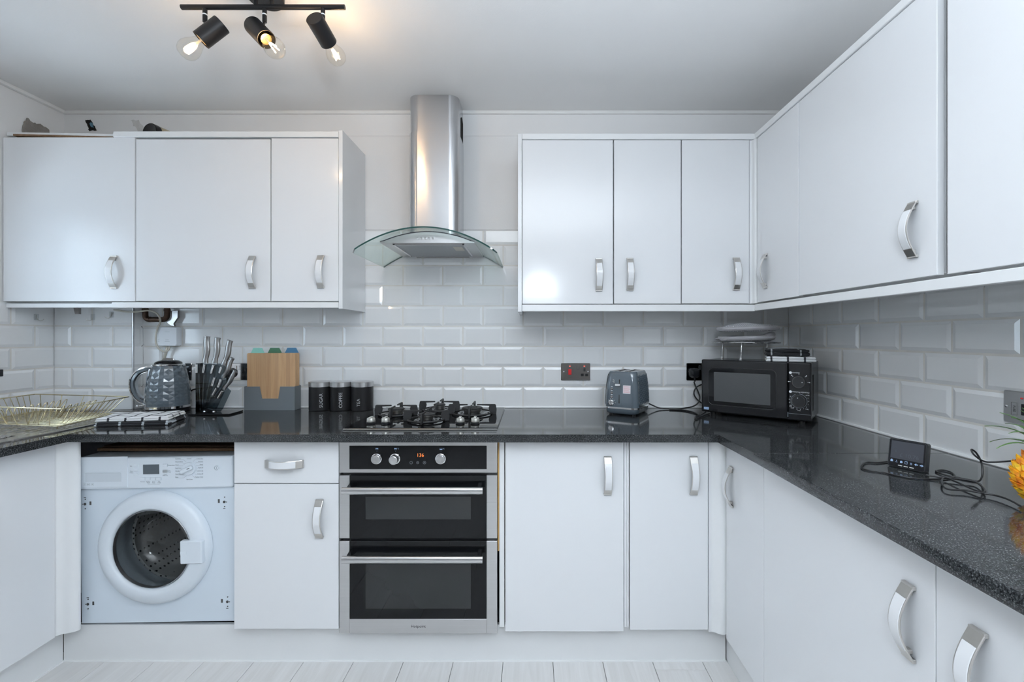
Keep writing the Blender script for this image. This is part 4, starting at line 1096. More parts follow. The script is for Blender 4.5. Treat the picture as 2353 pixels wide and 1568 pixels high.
# dish rack of brass wire
RZ1, RZ0, DK = EYE - 0.2694, WT + 0.020, WT + 0.0055
Cq, Bq, Aq, Dq = [Vector((*p, 0)) for p in ((-1.724, 1.70), (-1.783, 2.046), (-2.30, 2.135), (-2.255, 1.79))]
cen = (Cq + Bq + Aq + Dq) / 4
rack = thing('dish_rack', 'brass wire dish rack standing on the sink drainer', 'dish rack', (cen.x, cen.y, DK))
def rq(s, t, z):
    """s: along the long side from right to left, t: from front to back; flares out towards the rim"""
    p = (Cq * (1 - s) + Dq * s) * (1 - t) + (Bq * (1 - s) + Aq * s) * t
    k = 0.80 + 0.20 * (z - RZ0) / (RZ1 - RZ0)
    q = cen + (p - cen) * min(k, 1.0); return Vector((q.x, q.y, z))
def rim(z, r):
    c = [rq(0, 0, z), rq(0, 1, z), rq(1, 1, z), rq(1, 0, z)]; out = []
    for i in range(4):
        a, p, n_ = c[i - 1], c[i], c[(i + 1) % 4]
        e0, e1 = p + (a - p).normalized() * 0.012, p + (n_ - p).normalized() * 0.012
        out += [e0, p * 0.5 + (e0 + e1) * 0.25, e1]
    b = NB(); tube(b, out, r, 8, True); return b
wobj('top_rim', rim(RZ1, 0.0024), brass, rack); wobj('base_rim', rim(RZ0, 0.0022), brass, rack)
def wire(pts, r=0.0015, name='wire'):
    b = NB(); tube(b, pts, r, 6); return wobj(name, b, brass, rack)
for i in range(1, 13):                                   # floor wires along the length
    t = i / 13; wire([rq(0, t, RZ0), rq(1, t, RZ0)])
for i in range(1, 17):                                   # upright wires of the two long sides
    s = i / 17
    if i % 2 == 0: wire([rq(s, 0, RZ1), rq(s, 0, RZ0)])
    if i % 4 == 0: wire([rq(s, 1, RZ1), rq(s, 1, RZ0)])
for i in range(1, 12):                                   # short sides
    t = i / 12
    wire(smooth_path([rq(0, t, RZ1), rq(0.02, t, RZ0 + 0.03), rq(0.06, t, RZ0 + 0.003), rq(0.16, t, RZ0)], 4)); wire([rq(1, t, RZ1), rq(1, t, RZ0)])
for s0 in (0.30, 0.62):                                  # two rows of plate loops
    n = 10
    for i in range(n):
        t0, t1 = (i + 0.15) / n, (i + 0.85) / n
        wire(smooth_path([rq(s0 + 0.06, t0, RZ0), rq(s0 + 0.02, t0, RZ0 + 0.03), rq(s0, (t0 * 0.8 + t1 * 0.2), RZ0 + 0.05), rq(s0 - 0.01, (t0 + t1) / 2, RZ0 + 0.056), rq(s0, (t0 * 0.2 + t1 * 0.8), RZ0 + 0.05), rq(s0 + 0.02, t1, RZ0 + 0.03), rq(s0 + 0.06, t1, RZ0)], 4), name='plate_loop')
for s, t in ((0.06, 0.04), (0.94, 0.04), (0.06, 0.96), (0.94, 0.96)):
    p = rq(s, t, RZ0); wire([p, Vector((p.x, p.y, DK + 0.0012))], 0.0022, 'foot')

# ================================================================== soft goods
def pad(bm, fxy, z0, th, nu=20, nv=14, W=0.25, D=0.16, amp=0.002, seed=0, mi=0):
    """a soft padded sheet with rounded edges; fxy(s,t) gives its outline"""
    top, bot = [], []; rad = th * 0.55
    def grid(n, L_):
        k = rad / L_; e = [0, 0.06 * k, 0.25 * k, 0.55 * k, k]
        return e + [k + (1 - 2 * k) * i / n for i in range(1, n)] + [1 - v for v in reversed(e)]
    for t in grid(nv, D):
        rt, rb = [], []
        for s in grid(nu, W):
            d = min(min(s, 1 - s) * W, min(t, 1 - t) * D) / rad
            e = math.sqrt(max(0, 1 - (1 - min(d, 1)) ** 2)) if d > 1e-9 else 0
            x, y = fxy(s, t); nz = noise.noise(Vector((x * 18 + seed, y * 18, seed * 1.7))) * amp
            rt.append(bm.verts.new((x, y, z0 + th * (0.5 + 0.5 * e) + nz * e)))
            rb.append(rt[-1] if e == 0 else bm.verts.new((x, y, z0 + th * (0.5 - 0.5 * e))))
        top.append(rt); bot.append(rb)
    for j in range(len(top) - 1):
        for i in range(len(top[0]) - 1):
            for g, rev in ((top, False), (bot, True)):
                q = [g[j][i], g[j][i + 1], g[j + 1][i + 1], g[j + 1][i]]
                if rev: q.reverse()
                try: f = bm.faces.new(q); f.material_index = mi
                except ValueError: pass
def rect_xy(w, d, skew=0.0, wob=0.0, cx=0, cy=0):
    return lambda s, t: (cx + (s - 0.5) * w + (t - 0.5) * skew + wob * math.sin(6 * t + s), cy + (t - 0.5) * d + wob * math.sin(7 * s))
def disc_xy(a, c, cx=0, cy=0):
    def f(s, t):
        u, v = 2 * s - 1, 2 * t - 1
        return cx + a * u * math.sqrt(1 - v * v / 2), cy + c * v * math.sqrt(1 - u * u / 2)
    return f
TWP = (-1.625, 1.925)
b = NB(); pad(b, rect_xy(0.265, 0.165, -0.02, 0.002), 0.0006, 0.009, amp=0.002, seed=1); pad(b, rect_xy(0.258, 0.160, -0.02, 0.002), 0.0080, 0.0095, amp=0.003, seed=2)
single('tea_towel', b, towel_black, 'folded black tea towel lying under the white one near the kettle', 'tea towel', (*TWP, WT), (0, 0, R(9)), 'folded tea towels', 60)
b = NB(); pad(b, rect_xy(0.262, 0.158, -0.02, 0.002), 0.0185, 0.008, amp=0.002, seed=3); pad(b, rect_xy(0.255, 0.155, -0.02, 0.002), 0.0255, 0.0085, amp=0.005, seed=4)
single('tea_towel', b, towel_white, 'folded white tea towel with dark check lines in front of the kettle', 'tea towel', (*TWP, WT), (0, 0, R(9)), 'folded tea towels', 60)

# ================================================================== kettle
kt = thing('kettle', 'slate grey faceted kettle with a chrome handle', 'kettle', (-1.742, 2.212, WT), (0, 0, R(18)))
b = NB(); lathe(b, [(0.078, 0.0005), (0.084, 0.004), (0.086, 0.014), (0.080, 0.018)], (0, 0, 0), (0, 0, 1), 40); obj('power_base', b, black_plastic, kt)
b = NB(); lathe(b, [(0.088, 0.019), (0.090, 0.021), (0.0895, 0.031), (0.0875, 0.032)], (0, 0, 0), (0, 0, 1), 48, cap0=True, cap1=False); obj('chrome_foot_ring', b, chrome, kt)
def krad(h): return 0.0885 - 0.004 * h - 0.0185 * h ** 2.2 - 0.006 * h ** 8
def diamonds(bm, g, wrap=False):
    """g[j][i] rectangular lattice whose (i+j) even points are raised: split along the low points"""
    for j in range(len(g) - 1):
        n_ = len(g[0])
        for i in range(n_ if wrap else n_ - 1):
            i1 = (i + 1) % n_; q = (g[j][i], g[j][i1], g[j + 1][i1], g[j + 1][i])
            if (i + j) % 2 == 0: tr = ((q[0], q[1], q[3]), (q[1], q[2], q[3]))
            else: tr = ((q[0], q[1], q[2]), (q[0], q[2], q[3]))
            for t_ in tr: bm.faces.new(t_)
b = NB(); nA, nR = 26, 13; kh0, kh1 = 0.031, 0.222; rs = []
for j in range(nR + 1):
    h = j / nR; z = kh0 + (kh1 - kh0) * h
    rs.append([b.verts.new(((krad(h) + dr_) * math.cos(2 * PI * i / nA), (krad(h) + dr_) * math.sin(2 * PI * i / nA), z)) for i in range(nA) for dr_ in ((0.0016 if (i + j) % 2 == 0 and 0 < j < nR else 0.0),)])
diamonds(b, rs, True)
b.faces.new(rs[-1]); b.faces.new(list(reversed(rs[0])))
obj('body', b, slate_grey, kt, 0)
b = NB(); lathe(b, [(0.0635, 0.2205), (0.0650, 0.224), (0.0625, 0.228), (0.056, 0.2285)], (0, 0, 0), (0, 0, 1), 40); obj('top_collar', b, chrome, kt)
b = NB(); lathe(b, [(0.0555, 0.2285), (0.052, 0.236), (0.040, 0.243), (0.018, 0.2465), (0.0, 0.247)], (0, 0, 0), (0, 0, 1), 36); lid = obj('lid', b, black_gloss, kt, 50)
b = NB(); prism(b, [(-0.030, -0.008, 0.2405), (0.030, -0.008, 0.2405), (0.022, -0.008, 0.254), (-0.016, -0.008, 0.256)], (0, 0.016, 0)); bmesh.ops.bevel(b, geom=b.edges[:], offset=0.003, segments=2, affect='EDGES'); obj('lid_grip', b, chrome, lid)
b = NB(); box(b, 0.052, 0.068, -0.012, 0.012, 0.212, 0.224, 0.004, 2); obj('spout', b, slate_grey, kt)
hp = [(-0.060, 0, 0.205), (-0.085, 0, 0.204), (-0.118, 0, 0.188), (-0.138, 0, 0.155), (-0.139, 0, 0.120), (-0.128, 0, 0.085), (-0.108, 0, 0.060), (-0.080, 0, 0.046)]
def band(path, wy, th, m, name, parent, off=0.0):
    pts = smooth_path(path, 5); b = NB(); rs = []
    for i, p in enumerate(pts):
        d = (pts[min(i + 1, len(pts) - 1)] - pts[max(i - 1, 0)]).normalized(); n_ = Vector((d.z, 0, -d.x))
        c_ = p + n_ * off
        rs.append([c_ + Vector((0, wy, 0)) - n_ * th, c_ + Vector((0, wy * 0.7, 0)) + n_ * th, c_ + Vector((0, -wy * 0.7, 0)) + n_ * th, c_ + Vector((0, -wy, 0)) - n_ * th])
    rings(b, rs); return obj(name, b, m, parent, 40)
hdl = band(hp, 0.0135, 0.0065, slate_grey, 'handle', kt)
band(hp, 0.0125, 0.003, chrome, 'handle_chrome', hdl, 0.0105); band(hp, 0.0125, 0.003, chrome, 'handle_chrome', hdl, -0.0105)
def leaning(name, m, x0, x1, wy, z0, z1):
    b = NB(); box(b, x0, x1, -wy, wy, z0, z1, 0.005, 2)
    for v in b.verts: v.co.x += 0.0885 - krad((v.co.z - kh0) / (kh1 - kh0)) - 0.001
    return obj(name, b, m, kt)
hb = leaning('handle_backplate', chrome, -0.0925, -0.076, 0.020, 0.046, 0.206)
leaning('gauge_frame', slate_grey, -0.0945, -0.076, 0.0165, 0.050, 0.202)
g = leaning('water_gauge', water_glass, -0.0965, -0.080, 0.009, 0.066, 0.184)
b = NB()
for k in range(4): text_into(b, '-', 0.016, (-0.0967 + 0.0885 - krad((0.054 + 0.024 * k) / (kh1 - kh0)), 0, 0.085 + 0.024 * k), M=Matrix.Rotation(-PI / 2, 4, 'Z'))
obj('gauge_marks', b, print_dark, g)
b = NB(); cyl(b, (-0.080, -0.02, 0.038), (-0.112, -0.024, 0.034), 0.0028); sph(b, (-0.113, -0.024, 0.034), 0.0055, 10, 6); obj('switch_lever', b, chrome, kt)

# ================================================================== knife block and knives
KS = F / 2.14
KB = Vector(((490 - VX) / KS, 2.14, WT)); KR = R(-8)
def kp(px, py, y=0.0): return Vector(((px - 490) / KS, y, (951 - py) / KS))
kb = thing('knife_block', 'smoked acrylic fan-shaped knife block with a flat black base', 'knife block', KB, (0, 0, KR))
b = NB(); box(b, -0.085, 0.105, -0.05, 0.055, 0.0006, 0.0075, 0.002, 1, M=Matrix.Rotation(R(10), 4, 'Z')); obj('base_plate', b, black_gloss, kb)
fan = [(454, 836), (505, 836), (523, 842), (516, 866), (524, 872), (518, 892), (527, 899), (506, 940), (500, 947), (454, 947)]
for y0 in (-0.021, 0.018):
    b = NB(); prism(b, [kp(px, py, y0) for px, py in fan], (0, 0.003, 0)); obj('acrylic_panel', b, smoke_acrylic, kb)
b = NB(); prism(b, [kp(px, py, -0.0178) for px, py in ((453.5, 835), (456.5, 835), (456.5, 947), (453.5, 947))], (0, 0.0355, 0)); obj('side_panel', b, black_gloss, kb)
for a_, c_ in (((459, 837), (459, 856)), ((479, 837), (476, 856)), ((502, 838), (496, 857)), ((522, 842), (517, 856)), ((505, 866), (498, 885)), ((521, 870), (514, 888)), ((510, 890), (500, 907)), ((524, 897), (514, 913))):
    b = NB(); cyl(b, kp(*a_, -0.024), kp(*c_, -0.024), 0.0058, n=12); obj('slot_clip', b, chrome, kb)
for ax in ((466, 944), (470, 944), (475, 943), (480, 943), (486, 942)):
    b = NB(); top_ = (454 + (ax[0] - 466) * 3.4 + 8, 858 + (ax[0] - 466) * 0.7); cyl(b, kp(*ax, -0.0195), kp(*top_, -0.0195), 0.0007, n=5); obj('acrylic_ridge', b, chrome, kb)
b = NB(); prism(b, [kp(px, py, -0.032) for px, py in ((476, 940), (490, 937), (508, 941), (509, 946), (477, 947))], (0, 0.010, 0)); obj('pivot_block', b, black_gloss, kb)
for px in (484.5, 508):
    b = NB(); sph(b, kp(px, 943.5, -0.036), 0.0058, 12, 7); obj('ball_bolt', b, chrome, kb)
def knife(label, base, top, tip, hw, bw, yo=0.007):
    base3, top3, tip3 = kp(*base, yo), kp(*top, yo), kp(*tip, yo)
    Rk = Matrix.Rotation(KR, 4, 'Z')
    t = thing('kitchen_knife', label, 'knife', KB + Rk @ base3, (0, 0, KR), 'knives in the block')
    ax = (top3 - base3); L_ = ax.length; a = ax.normalized(); n_ = Vector((a.z, 0, -a.x))
    b = NB(); rs = []; N_ = 12
    for i in range(N_ + 1):
        s = i / N_; c_ = a * (L_ * s) + n_ * (0.0035 * math.sin(2 * PI * (s - 0.15)) * (1 if s > 0 else 0))
        w = hw * (0.80 + 0.10 * math.cos(2 * PI * (s - 0.62)) + 0.14 * (s > 0.9) * (s - 0.9) * 10 + 0.10 * (s < 0.1))
        rs.append([c_ + n_ * (w * math.cos(2 * PI * k / 14)) + Vector((0, w * 0.62 * math.sin(2 * PI * k / 14), 0)) for k in range(14)])
    rings(b, rs); obj('handle', b, knife_steel, t, 50)
    d = tip3 - base3; dn = d.normalized(); m_ = Vector((-dn.z, 0, dn.x))
    if m_.x < 0: m_ = -m_
    b = NB(); prof = [m_ * -bw, m_ * bw, d * 0.55 + m_ * bw * 0.85, d * 0.85 + m_ * bw * 0.35, d + m_ * -bw * 0.8, d * 0.5 - m_ * bw]
    prism(b, [p + Vector((0, -0.0008, 0)) for p in prof], (0, 0.0016, 0)); obj('blade', b, knife_steel, t)
knife('steel-handled knife standing upright at the left end of the block', (466, 834), (472.5, 773), (462, 940), 0.0178, 0.0105)
knife('steel-handled knife second from the left in the block', (490.5, 834), (500, 776), (470, 940), 0.0172, 0.0125)
knife('steel-handled knife third from the left, leaning right', (514, 839), (531.5, 783), (476, 938), 0.0166, 0.0130)
knife('small steel-handled knife with its handle below the three tall ones', (518.5, 866), (544, 823), (489, 915), 0.0130, 0.0095, -0.0085)
knife('small steel-handled knife lowest and most tilted in the block', (521, 892), (552, 853), (487, 928), 0.0130, 0.0085, -0.0085)

# ================================================================== chopping boards in their holder
HZ = F / 2.235
hx0, hx1 = (561 - VX) / HZ, (677 - VX) / HZ
ch = thing('chopping_board_holder', 'dark grey holder with a notched front standing against the tiles', 'holder', ((hx0 + hx1) / 2, 2.26, WT))
def hp_(px, py): return ((px - VX) / HZ, 2.235, EYE - (py - VY) * 2.235 / F)
b = NB(); zt_ = hp_(0, 889)[2]; zn = hp_(0, 916.5)[2]
prism(b, [(hx0, 2.235, WT + 0.0005), (hx1, 2.235, WT + 0.0005), (hx1, 2.235, zt_), ((643.5 - VX) / HZ, 2.235, zt_), ((639.5 - VX) / HZ, 2.235, zn), ((601.5 - VX) / HZ, 2.235, zn), ((595.7 - VX) / HZ, 2.235, zt_), (hx0, 2.235, zt_)], (0, 0.005, 0))
wobj('front_panel', b, holder_grey, ch)
for x0, x1 in ((hx0, hx0 + 0.005), (hx1 - 0.005, hx1)):
    b = NB(); box(b, x0, x1, 2.2402, 2.295, WT + 0.0005, zt_ + 0.001); wobj('side_panel', b, holder_grey, ch)
b = NB(); box(b, hx0 + 0.0051, hx1 - 0.0051, 2.290, 2.295, WT + 0.0005, zt_); wobj('back_panel', b, holder_grey, ch)
b = NB(); box(b, hx0 + 0.0051, hx1 - 0.0051, 2.2402, 2.2898, WT + 0.0005, WT + 0.005); wobj('bottom_panel', b, holder_grey, ch)
for k, (m_, ta, tb, lab) in enumerate(((mint, 570.8, 602.5, 'bamboo chopping board with a mint green tab, frontmost in the holder'), (dk_green, 606, 638.5, 'bamboo chopping board with a dark green tab in the holder'), (dk_blue, 642, 674, 'bamboo chopping board with a blue tab, rearmost in the holder'))):
    y = 2.2415 + 0.0155 * k; s = F / y
    bx0, bx1 = (566 - VX) / HZ, (676.2 - VX) / HZ; zt2 = EYE - (812 - VY) * 2.2415 / F
    t = thing('chopping_board', lab, 'chopping board', ((bx0 + bx1) / 2, y, WT + 0.0055), group='boards in the holder')
    b = NB(); rr_ = rrect(bx1 - bx0, zt2 - WT - 0.0055, 0.006, 4, (bx0 + bx1) / 2, (zt2 + WT + 0.0055) / 2)
    prism(b, [(x, y, z) for x, z in rr_], (0, 0.0115, 0)); wobj('board', b, bamboo, t)
    b = NB(); za, zb_ = zt2 - 0.02, EYE - (800 - VY) * 2.2415 / F; mid = (ta + tb) / 2
    prism(b, [((ta - VX) / HZ, y + 0.0117, za), ((tb - VX) / HZ, y + 0.0117, za), ((tb - VX) / HZ, y + 0.0117, zt2), ((tb - 6 - VX) / HZ, y + 0.0117, zb_), ((ta + 6 - VX) / HZ, y + 0.0117, zb_), ((ta - VX) / HZ, y + 0.0117, zt2)], (0, 0.0028, 0)); wobj('tab', b, m_, t)

# ================================================================== storage tins
def tin(word, px, ty, tpx, size, label):
    y = 2.258; r = 0.0517
    x = (px - VX) * y / F
    t = thing('storage_tin', label, 'tin', (x, y, WT), group='black storage tins')
    b = NB(); lathe(b, [(r - 0.002, 0.0006), (r, 0.003), (r, 0.114), (r - 0.001, 0.1145)], (0, 0, 0), (0, 0, 1), 48); obj('tin_body', b, black_matt, t)
    b = NB(); lathe(b, [(r + 0.0008, 0.115), (r + 0.001, 0.116), (r + 0.001, 0.137), (r - 0.001, 0.1395), (r - 0.008, 0.1395), (0, 0.139)], (0, 0, 0), (0, 0, 1), 48); obj('lid', b, steel, t)
    b = NB(); zc = EYE - (ty - VY) * (y - r) / F - WT
    text_into(b, word, size, (0, 0, 0), rot=PI / 2)
    dx = (tpx - VX) * (y - r) / F - x
    for v in b.verts:
        a = (v.co.x + dx) / r; v.co = Vector(((r + 0.0004) * math.sin(a), -(r + 0.0004) * math.cos(a), zc + v.co.z))
    obj('lettering', b, print_white, t)
tin('SUGAR', 736, 921.5, 737, 0.0215, 'black storage tin lettered SUGAR with a steel lid')
tin('COFFEE', 784.2, 920.5, 782.5, 0.0215, 'black storage tin lettered COFFEE with a steel lid')
tin('TEA', 832.4, 926, 824, 0.0215, 'black storage tin lettered TEA with a steel lid')

# ================================================================== sockets
def socket(loc, rz, m, label, kind, w=0.146, h=0.086):
    t = thing('wall_socket', label, 'socket', loc, (0, 0, rz), group='metal wall sockets')
    b = NB(); rs = [[Vector((x, yy, z)) for x, z in rrect(w - k, h - k, 0.004, 3)] for yy, k in ((-0.0003, 0), (-0.004, 0), (-0.006, 0.004))]
    rings(b, rs); obj('plate', b, m, t)
    def bx(name, x0, x1, z0, z1, mm, d=0.002, parent=t):
        b = NB(); box(b, x0, x1, -0.006 - d, -0.0055, z0, z1, min(0.001, d / 2), 1); return obj(name, b, mm, parent)
    def scr(x):
        b = NB(); lathe(b, [(0.0035, 0), (0.0035, 0.001), (0.002, 0.0014)], (x, -0.006, 0), (0, -1, 0), 14); obj('screw', b, chrome, t)
    def pins(x):
        bx('socket_hole', x - 0.005, x + 0.005, 0.002, 0.018, black_plastic); bx('socket_hole', x - 0.018, x - 0.004, -0.022, -0.010, black_plastic); bx('socket_hole', x + 0.004, x + 0.018, -0.022, -0.010, black_plastic)
    if kind == 'cooker':
        bx('red_rocker', -0.037, -0.021, -0.015, 0.014, red_switch, 0.004); bx('rocker', 0.006, 0.018, 0.010, 0.032, gunmetal, 0.003)
        for x in (-0.029, 0.0435): bx('neon', x - 0.0035, x + 0.0035, 0.026, 0.030, neon, 0.001)
        pins(0.044); scr(-0.060); scr(0.062)
    elif kind == 'double':
        pins(-0.040); pins(0.040); bx('rocker', -0.014, -0.003, 0.010, 0.030, chrome, 0.003); bx('rocker', 0.003, 0.014, 0.010, 0.030, chrome, 0.003); scr(-0.062); scr(0.062)
    else:
        bx('fuse_carrier', -0.020, -0.005, -0.020, 0.013, m, 0.0015); bx('rocker', 0.006, 0.020, -0.018, 0.012, black_plastic, 0.004); bx('neon', 0.002, 0.009, 0.024, 0.028, red_switch, 0.001); scr(-0.034); scr(0.034)
        b = NB(); tube(b, [(-0.020, -0.0077, -0.020), (-0.005, -0.0077, -0.020), (-0.005, -0.0077, 0.013), (-0.020, -0.0077, 0.013)], 0.0004, 4, True)
        text_into(b, 'FUSE', 0.008, (-0.0125, -0.0078, -0.0035), rot=-PI / 2); obj('fuse_print', b, print_dark, t)
    return t
SZ = EYE - (854.5 - VY) / 457.6
socket(((1322.5 - VX) / 457.6, YB - 0.0002, SZ), 0, gunmetal, 'brushed cooker control socket with a red switch between hob and toaster', 'cooker')
socket((-1.777, YB - 0.0002, SZ), 0, chrome, 'chrome socket peeking out behind the kettle', 'double')
s2 = socket((-1.474, YB - 0.0002, SZ), 0, chrome, 'chrome double socket behind the knives', 'double')
s4 = socket((0.7758 + 0.073, YB - 0.0002, SZ), 0, mat('black_nickel_plate', (0.05, 0.05, 0.055), 0.12, 1.0), 'black nickel socket beside the microwave', 'double')
socket((XR - 0.0002, 1.2558 - 0.043, EYE - 0.1895), -PI / 2, steel, 'steel fused switch on the right wall above the smart meter', 'spur', 0.086, 0.086)
b = NB(); box(b, 0, 0.010, 1.955, 2.034, EYE - 0.178, EYE - 0.147, 0.003, 2)
wsingle('wall_switch', b, black_plastic, 'small black fitting on the left wall at the picture edge', 'switch', (0, 1.99, EYE - 0.16)).location = (XL + 0.0005, 1.99, EYE - 0.16)
def plug(loc, label):
    t = thing('plug', label, 'plug', loc, group='black plugs')
    b = NB(); rs = [[Vector((x, yy, z)) for x, z in rrect(0.050 * k, 0.048 * k, 0.016 * k, 5)] for yy, k in ((-0.0088, 1), (-0.024, 1.0), (-0.034, 0.86), (-0.042, 0.55))]
    rings(b, rs); obj('plug_body', b, black_plastic, t, 50)
    b = NB(); cyl(b, (0, -0.024, -0.022), (0, -0.026, -0.042), 0.0055, 0.0035, n=12); obj('cable_grip', b, black_plastic, t)
    return t
plug((0.7758 + 0.034, YB, SZ - 0.005), 'black three-pin plug in the socket beside the microwave')
plug((-1.512, YB, SZ - 0.006), 'black three-pin plug in the socket behind the knives')
def zc(p, lo=WT + 0.0042): return Vector((p.x, p.y, max(p.z, lo)))
def cable(name, label, pts, r=0.0034, m=rubber, sub=7, group='cables on the worktops'):
    pts = smooth_path(pts, sub); b = NB(); tube(b, pts, r, 8)
    return wsingle(name, b, m, label, 'cable', pts[0], group, 60)
cable('power_cable', 'black cable running from the toaster to the microwave socket', [zc(at(px, py, y)) for px, py, y in ((1478, 930, 2.255), (1487, 927, 2.268), (1500, 932, 2.272), (1515, 938, 2.265), (1535, 940, 2.262), (1556, 942, 2.255), (1575, 938, 2.262), (1593, 934, 2.268), (1604, 926, 2.27), (1608, 914, 2.275), (1604, 900, 2.28), (1598, 887, 2.285), (1594.5, 877.5, 2.288))])
cable('power_cable', 'black cable looping out from behind the microwave', [zc(at(px, py, y)) for px, py, y in ((1624, 881, 2.30), (1610, 885, 2.295), (1599, 892, 2.292), (1594.5, 904, 2.292), (1600, 916, 2.29), (1610, 925, 2.285), (1622, 932, 2.29))])
cable('power_cable', 'black cable lying on the worktop under the microwave corner', [zc(p) for p in (at(1538, 941.5, 2.245), at(1560, 943, 2.235), at(1580, 946, 2.20), at(1598, 951.5, 2.14), at(1606, 956.5, 2.09), at(1603, 961, 2.05), at(1597, 965, 2.02), at(1600, 969, 1.99), at(1606, 965, 2.015), at(1618, 957, 2.075)  , at(1630, 953, 2.115))])
cable('power_cable', 'short black cable between the kettle and the knife block', [at(437, 900, 2.30), at(446, 895, 2.30), at(460, 895, 2.295), at(474, 896, 2.295)], 0.0034)

# ================================================================== toaster
to = thing('toaster', 'slate grey two-slot toaster with faceted sides', 'toaster', (0.452, 2.178, WT), (0, 0, R(-30)))
TWd, TDp = 0.158, 0.205
b = NB(); rs = []
for z, sx, sy, r_ in ((0.006, 0.88, 0.90, 0.028), (0.011, 0.96, 0.965, 0.03), (0.030, 0.99, 0.985, 0.03)):
    rs.append([Vector((x, y, z)) for x, y in rrect(TWd * sx, TDp * sy, r_, 6)])
rings(b, rs); obj('base', b, slate_grey, to, 50)
b = NB(); rings(b, [[Vector((x, y, z)) for x, y in rrect(TWd * 1.01, TDp * 1.0, 0.031, 6)] for z in (0.030, 0.0375)]); obj('chrome_band', b, chrome, to)
b = NB(); rs = []
for z, k in ((0.0375, 1.0), (0.06, 1.005), (0.10, 0.985), (0.14, 0.95), (0.17, 0.905), (0.190, 0.855), (0.1965, 0.815), (0.198, 0.79)):
    rs.append([Vector((x, y, z)) for x, y in rrect(TWd * k, TDp * (0.25 + 0.75 * k), 0.028, 6)])
rings(b, rs); body_ = obj('body', b, slate_grey, to, 40)
def tk(z):
    zz = [(0.0375, 1.0), (0.06, 1.005), (0.10, 0.985), (0.14, 0.95), (0.17, 0.905), (0.190, 0.855), (0.1965, 0.815)]
    for (a, ka), (c, kc) in zip(zz, zz[1:]):
        if a <= z <= c: return ka + (kc - ka) * (z - a) / (c - a)
    return 1.0
for sx in (1, -1):
    b = NB(); nc, nr = 14, 16; g = []
    for j in range(nr + 1):
        z = 0.045 + 0.140 * j / nr; row = []
        for i in range(nc + 1):
            y = (i / nc - 0.5) * (TDp * (0.25 + 0.75 * tk(z)) - 0.040)
            e = min(i, nc - i, j, nr - j) > 0
            row.append(b.verts.new((sx * (TWd * tk(z) / 2 + (0.0040 if ((i + j) % 2 == 0 and e) else 0.0006)), y, z)))
        g.append(row)
    diamonds(b, g)
    obj('faceted_side', b, slate_grey, to, 0)
for x in (-0.024, 0.024):
    b = NB(); box(b, x - 0.0135, x + 0.0135, -0.068, 0.068, 0.1972, 0.1986); obj('bread_slot', b, dark_void, body_)
    b = NB(); tube(b, [(x - 0.0135, -0.068, 0.1985), (x + 0.0135, -0.068, 0.1985), (x + 0.0135, 0.068, 0.1985), (x - 0.0135, 0.068, 0.1985)], 0.0012, 6, True); obj('slot_rim', b, chrome, body_)
def tf(z): return -TDp * (0.25 + 0.75 * tk(z)) / 2          # front face at height z
def fpart(name, m, x0, x1, z0, z1, d0, d1, bev=0.0008):
    b = NB(); s_ = (tf(z1) - tf(z0)) / (z1 - z0)
    box(b, x0, x1, -d1, -d0, z0, z1, bev, 1)
    for v in b.verts: v.co.y += tf(min(max(v.co.z, 0.0376), 0.19))
    return obj(name, b, m, to)
fpart('lever_slot', dark_void, -0.008, -0.0035, 0.055, 0.163, -0.001, 0.0012)
fpart('lever_channel', slate_grey, -0.0155, 0.004, 0.048, 0.140, -0.001, 0.0009, 0.0004)
fpart('lever', chrome, -0.022, 0.004, 0.135, 0.145, 0.004, 0.018, 0.002)
st_ = fpart('sticker', mat('label_paper', (0.78, 0.76, 0.79), 0.6), 0.012, 0.047, 0.101, 0.138, 0.0004, 0.0008, 0)
for k in range(7): fpart('sticker_line', print_red, 0.0145, 0.0445 - 0.006 * (k % 3 == 2), 0.106 + 0.0042 * k, 0.1072 + 0.0042 * k, 0.0009, 0.0011, 0)
for z in (0.083, 0.101, 0.119):
    b = NB(); lathe(b, [(0.0056, 0), (0.0056, 0.002), (0.0042, 0.003)], (-0.041, tf(z) - 0.0002, z), (0, -1, 0.08), 18); obj('button', b, mat('dark_chrome', (0.25, 0.24, 0.24), 0.2, 1.0), to)
    b = NB(); box(b, -0.045, -0.037, tf(z + 0.01) - 0.0008, tf(z + 0.01) - 0.0002, z + 0.0085, z + 0.0105); obj('button_mark', b, print_white, to)
b = NB(); lathe(b, [(0.0135, 0), (0.0135, 0.005), (0.0125, 0.012), (0.010, 0.013)], (-0.041, tf(0.058) + 0.0005, 0.058), (0, -1, 0), 28); box(b, -0.0435, -0.0385, tf(0.058) - 0.016, tf(0.058) - 0.004, 0.0465, 0.0695, 0.0015, 1); obj('browning_dial', b, chrome, to)
b = NB()
for k in range(8):
    a = R(-130 + 37 * k); x, z = -0.041 + 0.0175 * math.sin(a), 0.058 + 0.0175 * math.cos(a); box(b, x - .0007, x + .0007, tf(z) - .0010, tf(z) - .0002, z - .0007, z + .0007)
obj('dial_marks', b, print_white, to)
b = NB()
for cz, rr_ in ((0.158, 0.0035), (0.1505, 0.0042)): tube(b, [(-0.034 + rr_ * math.sin(R(a)), tf(cz) - 0.0014, cz + rr_ * math.cos(R(a))) for a in range(-60, 200, 20)], 0.0006, 5)
obj('logo_mark', b, print_white, to)
for x in (-0.055, 0.055):
    for y in (-0.075, 0.075):
        b = NB(); cyl(b, (x, y, 0.0006), (x, y, 0.0085), 0.008, n=14); obj('foot', b, black_plastic, to)

